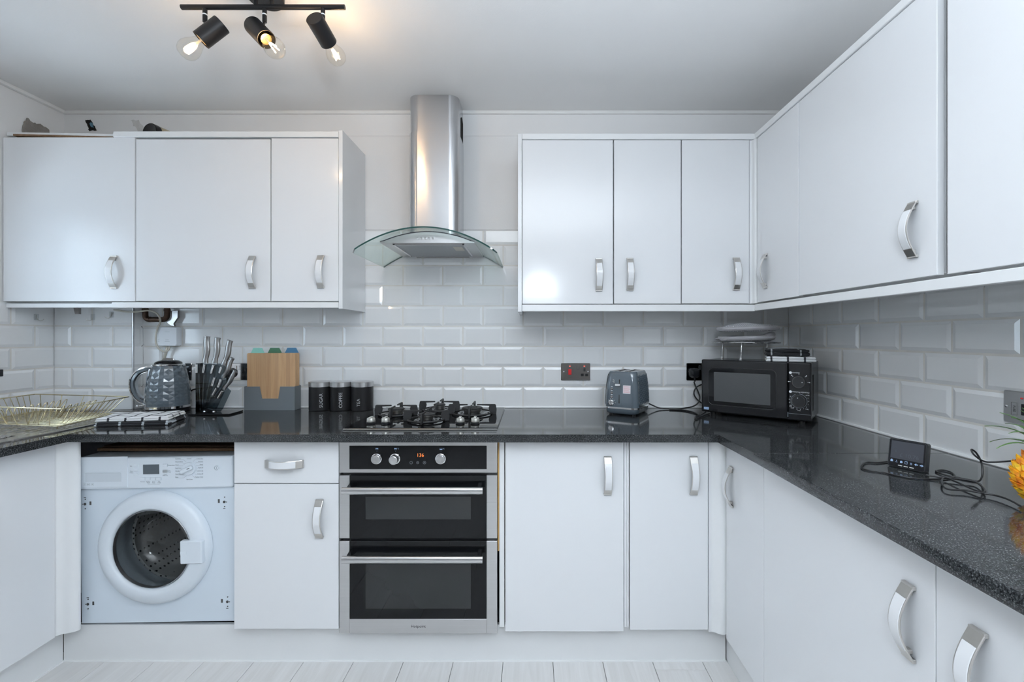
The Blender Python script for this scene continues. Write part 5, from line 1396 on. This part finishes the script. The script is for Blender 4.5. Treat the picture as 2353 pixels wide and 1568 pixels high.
# ================================================================== microwave
MR = R(-38.5)
mw = thing('microwave', 'black solo microwave set diagonally in the corner', 'microwave', (0.779, 2.120, WT), (0, 0, MR))
MWd, MD, M0, M1 = 0.436, 0.243, 0.015, 0.254
b = NB(); box(b, 0.004, MWd - 0.004, 0.030, MD, M0 + 0.003, M1 - 0.003, 0.004, 2); obj('casing', b, mat('charcoal_casing', (0.045, 0.052, 0.060), 0.22, 0.5), mw)
b = NB(); box(b, 0, 0.3515, 0.0, 0.030, M0, M1, 0.006, 3); md = obj('door', b, black_gloss, mw)
b = NB(); box(b, 0.353, MWd, 0.0, 0.030, M0, M1, 0.006, 3); mp_ = obj('control_panel', b, black_gloss, mw)
def mrr(x0, x1, z0, z1, r, y, n=6): return [Vector((x, y, z)) for x, z in rrect(x1 - x0, z1 - z0, r, n, (x0 + x1) / 2, (z0 + z1) / 2)]
b = NB(); tube(b, mrr(0.033, 0.309, 0.050, 0.218, 0.020, -0.0002), 0.0014, 6, True); obj('window_outline', b, black_plastic, md)
b = NB(); rings(b, [mrr(0.036, 0.306, 0.053, 0.215, 0.018, -0.0004), mrr(0.036, 0.306, 0.053, 0.215, 0.018, 0.002)]); obj('window_surround', b, black_glass, md)
b = NB(); rings(b, [mrr(0.0566, 0.2874, 0.068, 0.199, 0.002, -0.0008), mrr(0.0566, 0.2874, 0.068, 0.199, 0.002, 0.001)]); obj('window_mesh', b, mesh_screen, md)
b = NB(); rings(b, [mrr(0.012, 0.034, 0.026, 0.037, 0.002, -0.0008), mrr(0.012, 0.034, 0.026, 0.037, 0.002, 0.001)]); bd = obj('badge', b, print_blue, md)
b = NB(); tube(b, [(0.014, -0.001, 0.029), (0.018, -0.001, 0.034), (0.022, -0.001, 0.029), (0.026, -0.001, 0.034), (0.031, -0.001, 0.030)], 0.0006, 4); obj('badge_mark', b, print_dark, md)
b = NB(); box(b, 0.3515, 0.353, 0.001, 0.020, M0 + 0.012, M0 + 0.032); obj('door_seam', b, print_grey, mw)
KX = 0.3925
for z, r_, dx, dz in ((0.1735, 0.0245, 0.013, 0.000), (0.0965, 0.0255, -0.003, 0.013)):
    b = NB(); lathe(b, [(r_, 0), (r_, 0.003), (r_ * 0.93, 0.012), (r_ * 0.86, 0.0135), (0, 0.0135)], (KX, 0.0002, z), (0, -1, 0), 36); kn = obj('dial', b, black_plastic, mw, 40)
    b = NB(); tube(b, circ((KX, -0.0125, z), Vector((1, 0, 0)), Vector((0, 0, 1)), r_ * 0.91, 36), 0.0006, 5, True); obj('dial_rim', b, gunmetal, kn)
    b = NB(); lathe(b, [(0.0019, 0), (0.0019, 0.0006)], (KX + dx, -0.0133, z + dz), (0, -1, 0), 12); obj('dial_dot', b, print_white, kn)
for z, s, nm in ((0.2105, 'POWER', 'power_lettering'), (0.1325, 'TIMER(Min) | DEFROST(kg)', 'timer_lettering')):
    b = NB(); lathe(b, [(0.0052, 0), (0.0052, 0.0005)], (0.362, -0.0001, z), (0, -1, 0), 18); obj('panel_icon', b, print_white, mp_)
    b = NB(); text_into(b, s, 0.0062 if len(s) < 8 else 0.0053, (0.3685, -0.0004, z), 'LEFT'); obj(nm, b, print_white, mp_)
for a in (-90, -45, 0, 45, 90):
    b = NB(); x, z = KX + 0.030 * math.sin(R(a)), 0.1735 + 0.030 * math.cos(R(a)); x2, z2 = KX + 0.037 * math.sin(R(a)), 0.1735 + 0.037 * math.cos(R(a))
    tube(b, [(x, -0.0004, z), (x2, -0.0004, z2)], 0.0007, 4); lathe(b, [(0.0020, 0), (0.0020, 0.0004)], (KX + 0.0375 * math.sin(R(a)), -0.0001, 0.1735 + 0.0375 * math.cos(R(a))), (0, -1, 0), 8); obj('dial_mark', b, print_white, mp_)
b = NB()
for k, s in enumerate(('0', '1', '2', '3', '4', '5', '6', '7', '8', '10', '15', '20', '25', '30', '35')):
    a = R(4 + 21 * k); text_into(b, s, 0.0052, (KX + 0.0345 * math.sin(a), -0.0004, 0.0965 + 0.0345 * math.cos(a)))
obj('timer_numbers', b, print_white, mp_)
for s, x, z in (('0.2kg', 0.424, 0.122), ('0.4kg', 0.421, 0.066), ('0.6kg', 0.3925, 0.058), ('0.8kg', 0.368, 0.066), ('1.0kg', 0.362, 0.073)):
    b = NB(); text_into(b, s, 0.0048, (x, -0.0004, z)); obj('weight_lettering', b, print_white, mp_)
b = NB(); tube(b, [(KX + 0.029 * math.sin(R(a)), -0.0003, 0.0965 + 0.029 * math.cos(R(a))) for a in range(5, 345, 10)], 0.0007, 4); obj('timer_scale', b, print_grey, mp_)
b = NB(); tube(b, [(0.354, -0.0003, 0.043), (0.434, -0.0003, 0.043)], 0.0005, 4); obj('panel_line', b, print_grey, mp_)
for k in range(5):
    b = NB(); box(b, MWd - 0.0045, MWd - 0.0036, 0.055 + 0.010 * k, 0.059 + 0.010 * k, 0.05, 0.20); obj('side_vent', b, dark_void, mw)
for x in (0.04, MWd - 0.04):
    for y in (0.045, MD - 0.03):
        b = NB(); cyl(b, (x, y, 0.0006), (x, y, M0 + 0.004), 0.013, n=16); obj('foot', b, black_plastic, mw)
MZ = WT + M1 - 0.003
Rm = Matrix.Rotation(MR, 4, 'Z')
def mwp(x, y, z=0.0): return Vector((0.779, 2.120, MZ)) + Rm @ Vector((x, y, z))
# wire trivet with oven gloves on the microwave
c3 = mwp(0.158, 0.128); TH_ = 0.082
tv = thing('grill_rack', 'round chrome wire rack standing on the microwave', 'rack', c3)
b = NB(); tube(b, circ((0, 0, TH_), Vector((1, 0, 0)), Vector((0, 1, 0)), 0.143, 48), 0.0024, 6, True); obj('ring', b, chrome, tv)
for k in range(-6, 7):
    y = k * 0.0205; hw_ = math.sqrt(0.143 ** 2 - y * y); b = NB(); tube(b, [(-hw_, y, TH_ - 0.003), (hw_, y, TH_ - 0.003)], 0.0016, 6); obj('rack_wire', b, chrome, tv)
for x, y in ((-0.088, 0.040), (-0.045, -0.060), (0.118, 0.035)):
    b = NB(); cyl(b, (x, y, TH_ - 0.002), (x - 0.004, y - 0.004, 0.012), 0.0020, n=8); cyl(b, (x - 0.004, y - 0.004, 0.0006), (x - 0.004, y - 0.004, 0.013), 0.0062, n=12); obj('leg', b, chrome, tv)
def glove(label, fz, cx, a, c, th, rz, tail=False, dome=0.010, br=0.0085):
    t = thing('oven_glove', label, 'oven glove', (c3.x + cx, c3.y, c3.z + TH_ + fz), (0, 0, rz), 'grey oven gloves')
    b = NB(); pad(b, disc_xy(a, c), 0.0006, th, 26, 20, 2 * a, 2 * c, 0.004, seed=fz * 100 + 3)
    for v in b.verts: v.co.z += dome * max(0, 1 - (v.co.x / a) ** 2) * max(0, 1 - (v.co.y / c) ** 2) * (v.co.z / th) + 0.007 * (v.co.x / a) ** 2 * (v.co.x > 0)
    obj('quilted_pad', b, weave, t, 60)
    b = NB(); rimp = []
    for i in range(48):
        al = 2 * PI * i / 48; x, y = a * math.cos(al), c * math.sin(al); rimp.append((x, y, th * 0.5 + 0.003 + 0.007 * (x / a) ** 2 * (x > 0) + 0.002 * math.sin(3 * al)))
    tube(b, rimp, br, 8, True); obj('binding', b, glove_grey, t)
    if tail:
        b = NB(); tl = [(-a + 0.012, -0.02, 0.010), (-a - 0.008, -0.025, 0.006), (-a - 0.024, -0.028, 0.007), (-a - 0.034, -0.030, 0.013)]
        tl = smooth_path(tl, 5); rings(b, [[p + Vector((0, 0.020, 0.003)), p + Vector((0, -0.020, 0.003)), p + Vector((0, -0.020, -0.002)), p + Vector((0, 0.020, -0.002))] for p in tl]); obj('hanging_tab', b, glove_grey, t)
        b = NB(); fold = smooth_path([(0.045, -0.045, 0.020), (0.075, -0.05, 0.030), (0.108, -0.03, 0.033), (0.128, 0.0, 0.028)], 5)
        tube(b, fold, [0.006 + 0.006 * math.sin(PI * i / (len(fold) - 1)) for i in range(len(fold))], 10); obj('folded_cuff', b, glove_grey, t)
glove('grey oven glove lying lower on the wire rack, its tab hanging out', 0.0030, 0.004, 0.118, 0.085, 0.022, R(4), True, 0.002, 0.010)
glove('grey and white woven oven glove lying on top of the other one', 0.0465, 0.010, 0.128, 0.092, 0.022, R(-4), False, 0.016, 0.0095)
# towels on the microwave
def towel_mw(label, z0, th, m, w, d, x, y, amp, rz, layers):
    p = mwp(x, y); b = NB()
    for k in range(layers): pad(b, rect_xy(w - 0.004 * k, d - 0.004 * k, 0.01, 0.002), 0.0006 + th * k / layers * 0.97, th / layers, 20, 14, w, d, amp, seed=z0 * 50 + k)
    return single('tea_towel', b, m, label, 'tea towel', (p.x, p.y, MZ + 0.0005 + z0), (0, 0, rz), 'folded tea towels', 60)
towel_mw('folded white checked tea towel on the microwave under the black one', 0.0, 0.022, towel_white, 0.185, 0.120, 0.342, 0.098, 0.002, R(-20), 2)
towel_mw('folded black tea towel on top of the pile on the microwave', 0.0245, 0.030, towel_black2, 0.165, 0.105, 0.330, 0.098, 0.006, R(-18), 2)

# ================================================================== smart meter and its cable
sm = thing('smart_meter', 'black smart meter display leaning back on the right worktop', 'display', (1.0085, 1.2445, WT + 0.001), (R(-10), 0, R(-61)))
sw, sh, sd = 0.0865, 0.078, 0.020
b = NB(); rs = [[Vector((x, y, z)) for x, z in rrect(sw - k, sh - k, 0.006, 5, 0, sh / 2)] for y, k in ((0.0, 0.003), (0.002, 0), (sd, 0), (sd + 0.003, 0.006))]
rings(b, rs); obj('case', b, black_plastic, sm, 40)
b = NB(); rings(b, [[Vector((x, y, z)) for x, z in rrect(sw - 0.006, sh - 0.006, 0.004, 4, 0, sh / 2)] for y in (-0.0006, 0.001)]); gl_ = obj('front_glass', b, mat('meter_glass', (0.010, 0.010, 0.012), 0.2, spec=0.15), sm)
b = NB(); box(b, -0.037, 0.037, -0.0010, 0, 0.024, 0.072, 0.0003, 1); obj('screen', b, mat('dim_screen', (0.055, 0.058, 0.068), 0.2, spec=0.15), sm)
b = NB(); text_into(b, '£ 10.76', 0.0145, (0.006, -0.0013, 0.035)); text_into(b, 'z', 0.010, (-0.025, -0.0013, 0.045), rot=0.3); obj('screen_digits', b, mat('faint_digits', (0.085, 0.090, 0.105), 0.2, spec=0.15), sm)
icons = []
y_ = -0.0009
def icon(name, polys, m=print_blue):
    b = NB()
    for p in polys: prism(b, [(x, y_, z) for x, z in p], (0, 0.0004, 0))
    obj(name, b, m, sm)
z_ = 0.0175
icon('home_icon', [[(-0.036, z_ - 0.003), (-0.030, z_ - 0.003), (-0.030, z_ + 0.001), (-0.033, z_ + 0.004), (-0.036, z_ + 0.001)]])
icon('flash_icon', [[(-0.0245, z_ - 0.0030), (-0.0195, z_ - 0.0030), (-0.0195, z_ - 0.0022), (-0.0245, z_ - 0.0022)], [(-0.0225, z_), (-0.0215, z_), (-0.0215, z_ + 0.003), (-0.0225, z_ + 0.002)]])
icon('leaf_icon', [[(-0.0135, z_ - 0.003), (-0.009, z_ - 0.003), (-0.0075, z_), (-0.010, z_ + 0.003), (-0.0135, z_ + 0.002)]])
icon('calendar_icon', [[(-0.003, z_ - 0.0035), (0.003, z_ - 0.0035), (0.003, z_ - 0.0028), (-0.003, z_ - 0.0028)], [(-0.003, z_ + 0.002), (0.003, z_ + 0.002), (0.003, z_ + 0.0035), (-0.003, z_ + 0.0035)], [(-0.003, z_ - 0.003), (-0.0023, z_ - 0.003), (-0.0023, z_ + 0.003), (-0.003, z_ + 0.003)], [(0.0023, z_ - 0.003), (0.003, z_ - 0.003), (0.003, z_ + 0.003), (0.0023, z_ + 0.003)]])
icon('list_icon', [[(0.009, z_ + k), (0.0135, z_ + k), (0.0135, z_ + k + 0.0009), (0.009, z_ + k + 0.0009)] for k in (-0.003, -0.0008, 0.0014)])
for x0, s, nm in ((0.0225, -1, 'left_arrow'), (0.0345, 1, 'right_arrow')):
    icon(nm, [[(x0 + s * 0.004, z_), (x0, z_ + 0.0035), (x0, z_ + 0.0012), (x0 - s * 0.004, z_ + 0.0012), (x0 - s * 0.004, z_ - 0.0012), (x0, z_ - 0.0012), (x0, z_ - 0.0035)]])
for x in (-0.013, 0.0, 0.013):
    b = NB(); box(b, x - 0.005, x + 0.005, -0.0012, 0.0, 0.0060, 0.0082, 0.0008, 1); obj('indicator_bar', b, mat('indicator_white', (0.75, 0.75, 0.70), 0.4), sm)
b = NB(); prism(b, [(-0.02, sd + 0.002, 0.045), (-0.02, sd + 0.033, 0.003), (-0.02, sd + 0.028, 0.002), (-0.02, sd + 0.002, 0.036)], (0.04, 0, 0)); obj('rear_stand', b, black_plastic, sm)
cz_ = WT + 0.0026
def oc(*pts): return [on(px, py, cz_) for px, py in pts]
loop = oc((2041, 1061), (2015, 1064), (1992, 1063), (1982, 1069), (1980, 1076), (1995, 1081), (2030, 1086)) + oc((2060, 1093), (2095, 1099), (2140, 1102), (2178, 1099), (2193, 1095), (2186, 1086), (2168, 1081)) + oc((2150, 1083), (2170, 1092), (2205, 1099), (2232, 1104), (2248, 1106.5))
yv = loop[-1].y
loop += [at(2256, 1097, yv + 0.004), at(2257.5, 1078, yv + 0.012), at(2253, 1058, yv + 0.018), at(2243, 1041, yv + 0.022), at(2232.5, 1033.5, yv + 0.024), at(2236, 1043, yv + 0.018), at(2250, 1055, yv + 0.012), at(2268, 1062, yv + 0.006), at(2300, 1061.5, yv - 0.01), at(2335, 1058, yv - 0.02), at(2350, 1050, yv - 0.015), at(2356, 1036, yv), at(2356, 1005, yv + 0.03)]
cable('meter_cable', 'thin black meter cable tangled beside the display and looping up the wall', loop, 0.0021)
coil = oc((2128, 1096), (2160, 1101), (2205, 1106), (2238, 1111), (2255, 1122), (2263, 1133), (2257, 1137), (2232, 1128), (2200, 1114), (2172, 1102), (2164, 1110), (2166, 1121), (2180, 1129), (2220, 1132), (2250, 1137.5), (2262, 1138.5), (2290, 1144), (2318, 1154), (2345, 1168))
for i, p in enumerate(coil): p.z = cz_ + 0.0040 + 0.0005 * (i % 3)
cable('meter_cable', 'thin black cable bundle running from the display towards the pineapple', coil, 0.0021)

# ================================================================== pineapple
PC = Vector((1.0905, 0.978, WT))
pn = thing('pineapple', 'small golden pineapple at the right picture edge', 'pineapple', PC)
def prad(h): return 0.0495 * (max(0.0, math.sin(PI * (0.10 + 0.82 * h))) ** 0.75)
PHt = 0.118
b = NB(); lathe(b, [(prad(i / 16) * 0.95, 0.0006 + PHt * i / 16) for i in range(17)], (0, 0, 0), (0, 0, 1), 24); obj('flesh', b, pine_m, pn)
sc_b = NB()
tipv = [(-0.0085, 0, -0.006), (0, 0, -0.0085), (0.0085, 0, -0.006), (0.0075, 0, 0.004), (0, 0, 0.008), (-0.0075, 0, 0.004)]
vs_ = [sc_b.verts.new(p) for p in tipv]; mid_ = sc_b.verts.new((0, -0.006, 0.000)); tp_ = sc_b.verts.new((0, -0.0100, 0.0105))
for i in range(6): sc_b.faces.new((vs_[i], vs_[(i + 1) % 6], tp_ if i in (3, 4) else mid_))
sc_b.faces.new((vs_[3], tp_, mid_)); sc_b.faces.new((mid_, tp_, vs_[5])) 
scale_me = mesh_of('scale', sc_b, pine_m, 0)
for j in range(9):
    h = 0.11 + 0.86 * j / 8; r_ = prad(h); nS = max(7, int(2 * PI * r_ / 0.0165))
    sl_ = (prad(min(1, h + 0.02)) - prad(max(0, h - 0.02))) / (0.04 * PHt)
    for i in range(nS):
        a = 2 * PI * (i + 0.5 * (j % 2)) / nS
        link('scale', scale_me, pn, (r_ * 0.96 * math.cos(a), r_ * 0.96 * math.sin(a), PHt * h), (math.atan(sl_) * 0.6, 0, a + PI / 2))
lf = 0
for ring_, (n_, ln, el, z0) in enumerate(((7, 0.085, 8, 0.120), (7, 0.095, 30, 0.126), (6, 0.09, 52, 0.131), (5, 0.08, 72, 0.135))):
    for i in range(n_):
        a = 2 * PI * (i + 0.37 * ring_) / n_ + 0.25; dr_ = Vector((math.cos(a), math.sin(a), 0)); sd_ = Vector((-math.sin(a), math.cos(a), 0))
        b = NB(); rs = []; K = 8; p = dr_ * 0.010 + Vector((0, 0, z0)); ee = R(el + 22)
        for k in range(K + 1):
            s = k / K; w = 0.0085 * (1 - s) ** 0.8 + 0.0003; up_ = -dr_ * math.sin(ee) + Vector((0, 0, math.cos(ee)))
            rs.append([p + sd_ * w + up_ * 0.0025 * (1 - s), p - up_ * 0.0006, p - sd_ * w + up_ * 0.0025 * (1 - s), p + up_ * 0.0008])
            p = p + (dr_ * math.cos(ee) + Vector((0, 0, math.sin(ee)))) * (ln / K); ee -= R(9)
        rings(b, rs); obj('leaf', b, leaf_green, pn, 60)

# ================================================================== pipes, receiver, hooks and odds above the left cabinets
yp = 2.285
pp = thing('pipe', 'tarnished copper pipe bend under the left cabinets above the receiver', 'pipe', at(358, 734, yp))
pts = [at(334, 704, yp), at(334, 724, yp), at(336, 731, yp), at(342, 734.5, yp), at(360, 734.5, yp), at(376, 734.5, yp), at(381.5, 731, yp), at(384, 724, yp), at(384, 700, yp)]
b = NB(); tube(b, smooth_path(pts, 5), 0.0125, 14); wobj('pipe_run', b, copper_old, pp)
for px in (344.5, 365):
    b = NB(); p = at(px, 734.5, yp); cyl(b, p - Vector((0.002, 0, 0)), p + Vector((0.002, 0, 0)), 0.0136, n=16); wobj('solder_ring', b, copper_old, pp)
for px in (334, 384):
    b = NB(); p = at(px, 716, yp); cyl(b, p, p + Vector((0, 0, 0.012)), 0.0142, n=16); wobj('pipe_collar', b, copper_old, pp)
b = NB(); prism(b, [at(392, 715, 2.29), at(408, 714, 2.29), at(408, 730, 2.29), at(398, 744, 2.29), at(400, 750, 2.29), at(392, 748, 2.29), at(382, 740, 2.29), at(392, 736, 2.29)], (0, 0.012, 0))
wsingle('pipe_bracket', b, gunmetal, 'bent metal bracket beside the copper pipe', 'bracket', at(395, 735, 2.29))
x0, x1 = (362 - VX) * 2.286 / F, (406 - VX) * 2.286 / F; z0, z1 = EYE - (795.5 - VY) * 2.286 / F, EYE - (751.5 - VY) * 2.286 / F
rc = thing('wireless_receiver', 'white square heating receiver on the tiles above the kettle', 'receiver', ((x0 + x1) / 2, YB, (z0 + z1) / 2))
b = NB(); rings(b, [[Vector((x, y, z)) for x, z in rrect(x1 - x0 - k, z1 - z0 - k, 0.009, 6, (x0 + x1) / 2, (z0 + z1) / 2)] for y, k in ((YB - 0.0008, 0), (2.290, 0), (2.2865, 0.004))]); wobj('case', b, white_plastic, rc, 40)
b = NB(); xm = (x0 + x1) / 2
for zz, w_ in ((0.022, 0.012), (-0.018, 0.008), (-0.026, 0.012)): box(b, xm - w_, xm + w_, 2.2861, 2.2866, (z0 + z1) / 2 + zz, (z0 + z1) / 2 + zz + 0.0009)
for zz in (-0.018, -0.026): box(b, x0 + 0.001, x0 + 0.009, 2.2861, 2.2866, (z0 + z1) / 2 + zz, (z0 + z1) / 2 + zz + 0.0009)
wobj('indicator_marks', b, print_grey, rc)
cable('white_cable', 'white cable looping round the receiver down behind the kettle', [at(262, 712, 2.25), at(285, 716, 2.24), at(310, 717, 2.24), at(340, 714, 2.252), at(358, 719, 2.252), at(367, 730, 2.255), at(368, 742, 2.275), at(363, 752, 2.28), at(358.5, 770, 2.281), at(358.5, 788, 2.283), at(364, 800, 2.285), at(375, 808, 2.285), at(386, 806, 2.285), at(389, 797.5, 2.29)], 0.0042, cream_plastic, group='white cables')
cable('white_cable', 'thick white cable dropping straight from the receiver behind the kettle', [at(385, 797.5, 2.292), at(382, 808, 2.292), at(378, 822, 2.294), at(376, 845, 2.296)], 0.0065, cream_plastic, group='white cables')
def hook(px, py, y, label, rot=0.0, flip=1):
    p = at(px, py, y); t = thing('adhesive_hook', label, 'hook', p, (0, 0, rot), 'stick-on hooks')
    b = NB(); rings(b, [[Vector((x, yy, z)) for x, z in rrect(0.022, 0.030, 0.004, 3)] for yy in (-0.0004, -0.0022)]); obj('clear_pad', b, clear_glass('clear_pad', (0.93, 0.94, 0.94)), t)
    b = NB(); tube(b, smooth_path([(0.0, -0.003, 0.010), (0.0, -0.004, -0.004), (flip * 0.004, -0.008, -0.016), (flip * 0.012, -0.014, -0.018), (flip * 0.018, -0.018, -0.010)], 5), 0.0014, 6); obj('hook_wire', b, satin_metal, t)
hook(214, 729, YBOX, 'stick-on hook on the boxed corner, left one of two', 0, -1)
hook(257, 723, YBOX, 'stick-on hook on the boxed corner, right one of two', 0, -1)
yy_ = 2.339 * F / (VX - 83)
p = Vector((XL, yy_, EYE - (729 - VY) * yy_ / F)); t = thing('adhesive_hook', 'stick-on hook on the left wall tiles', 'hook', p, (0, 0, PI / 2), 'stick-on hooks')
b = NB(); rings(b, [[Vector((x, q, z)) for x, z in rrect(0.022, 0.030, 0.004, 3)] for q in (-0.0004, -0.0022)]); obj('clear_pad', b, clear_glass('clear_pad', (0.93, 0.94, 0.94)), t)
b = NB(); tube(b, smooth_path([(0.0, -0.003, 0.010), (0.0, -0.004, -0.004), (0.004, -0.010, -0.016), (0.010, -0.018, -0.016), (0.014, -0.022, -0.008)], 5), 0.0014, 6); obj('hook_wire', b, satin_metal, t)
b = NB(); prism(b, [at(169, 708, 2.2), at(181, 708, 2.2), at(181, 722, 2.2), at(172, 722, 2.2)], (0, 0.012, 0))
wsingle('cabinet_bracket', b, gunmetal, 'small dark bracket hanging under the leftmost cabinet', 'bracket', at(175, 710, 2.2))
# can and cream pipe on top of the left cabinets
TOPZ = uz(320) + 0.0
jr = thing('can', 'dark can lying on its side on top of the left cabinets', 'can', (-1.70, 2.17, uz(318)), (0, 0, R(-14)))
b = NB(); cyl(b, (0, -0.075, 0.0435), (0, 0.06, 0.0435), 0.042, n=36); obj('can_body', b, mat('can_label', (0.42, 0.36, 0.25), 0.4, var=0.3, vscale=40), jr)
b = NB(); lathe(b, [(0.0432, 0), (0.0432, 0.022), (0.040, 0.025), (0.036, 0.023), (0, 0.022)], (0, -0.070, 0.0435), (0, -1, 0), 36); obj('can_lid', b, black_gloss, jr)
b = NB(); tube(b, [(-2.30, 2.20, uz(318) + 0.048), (-2.15, 2.19, uz(318) + 0.046), (-1.93, 2.15, uz(318) + 0.034)], 0.030, 14)
wsingle('pipe', b, cream_plastic, 'cream waste pipe lying on top of the leftmost cabinet', 'pipe', (-2.1, 2.19, uz(318) + 0.01), None, 60)
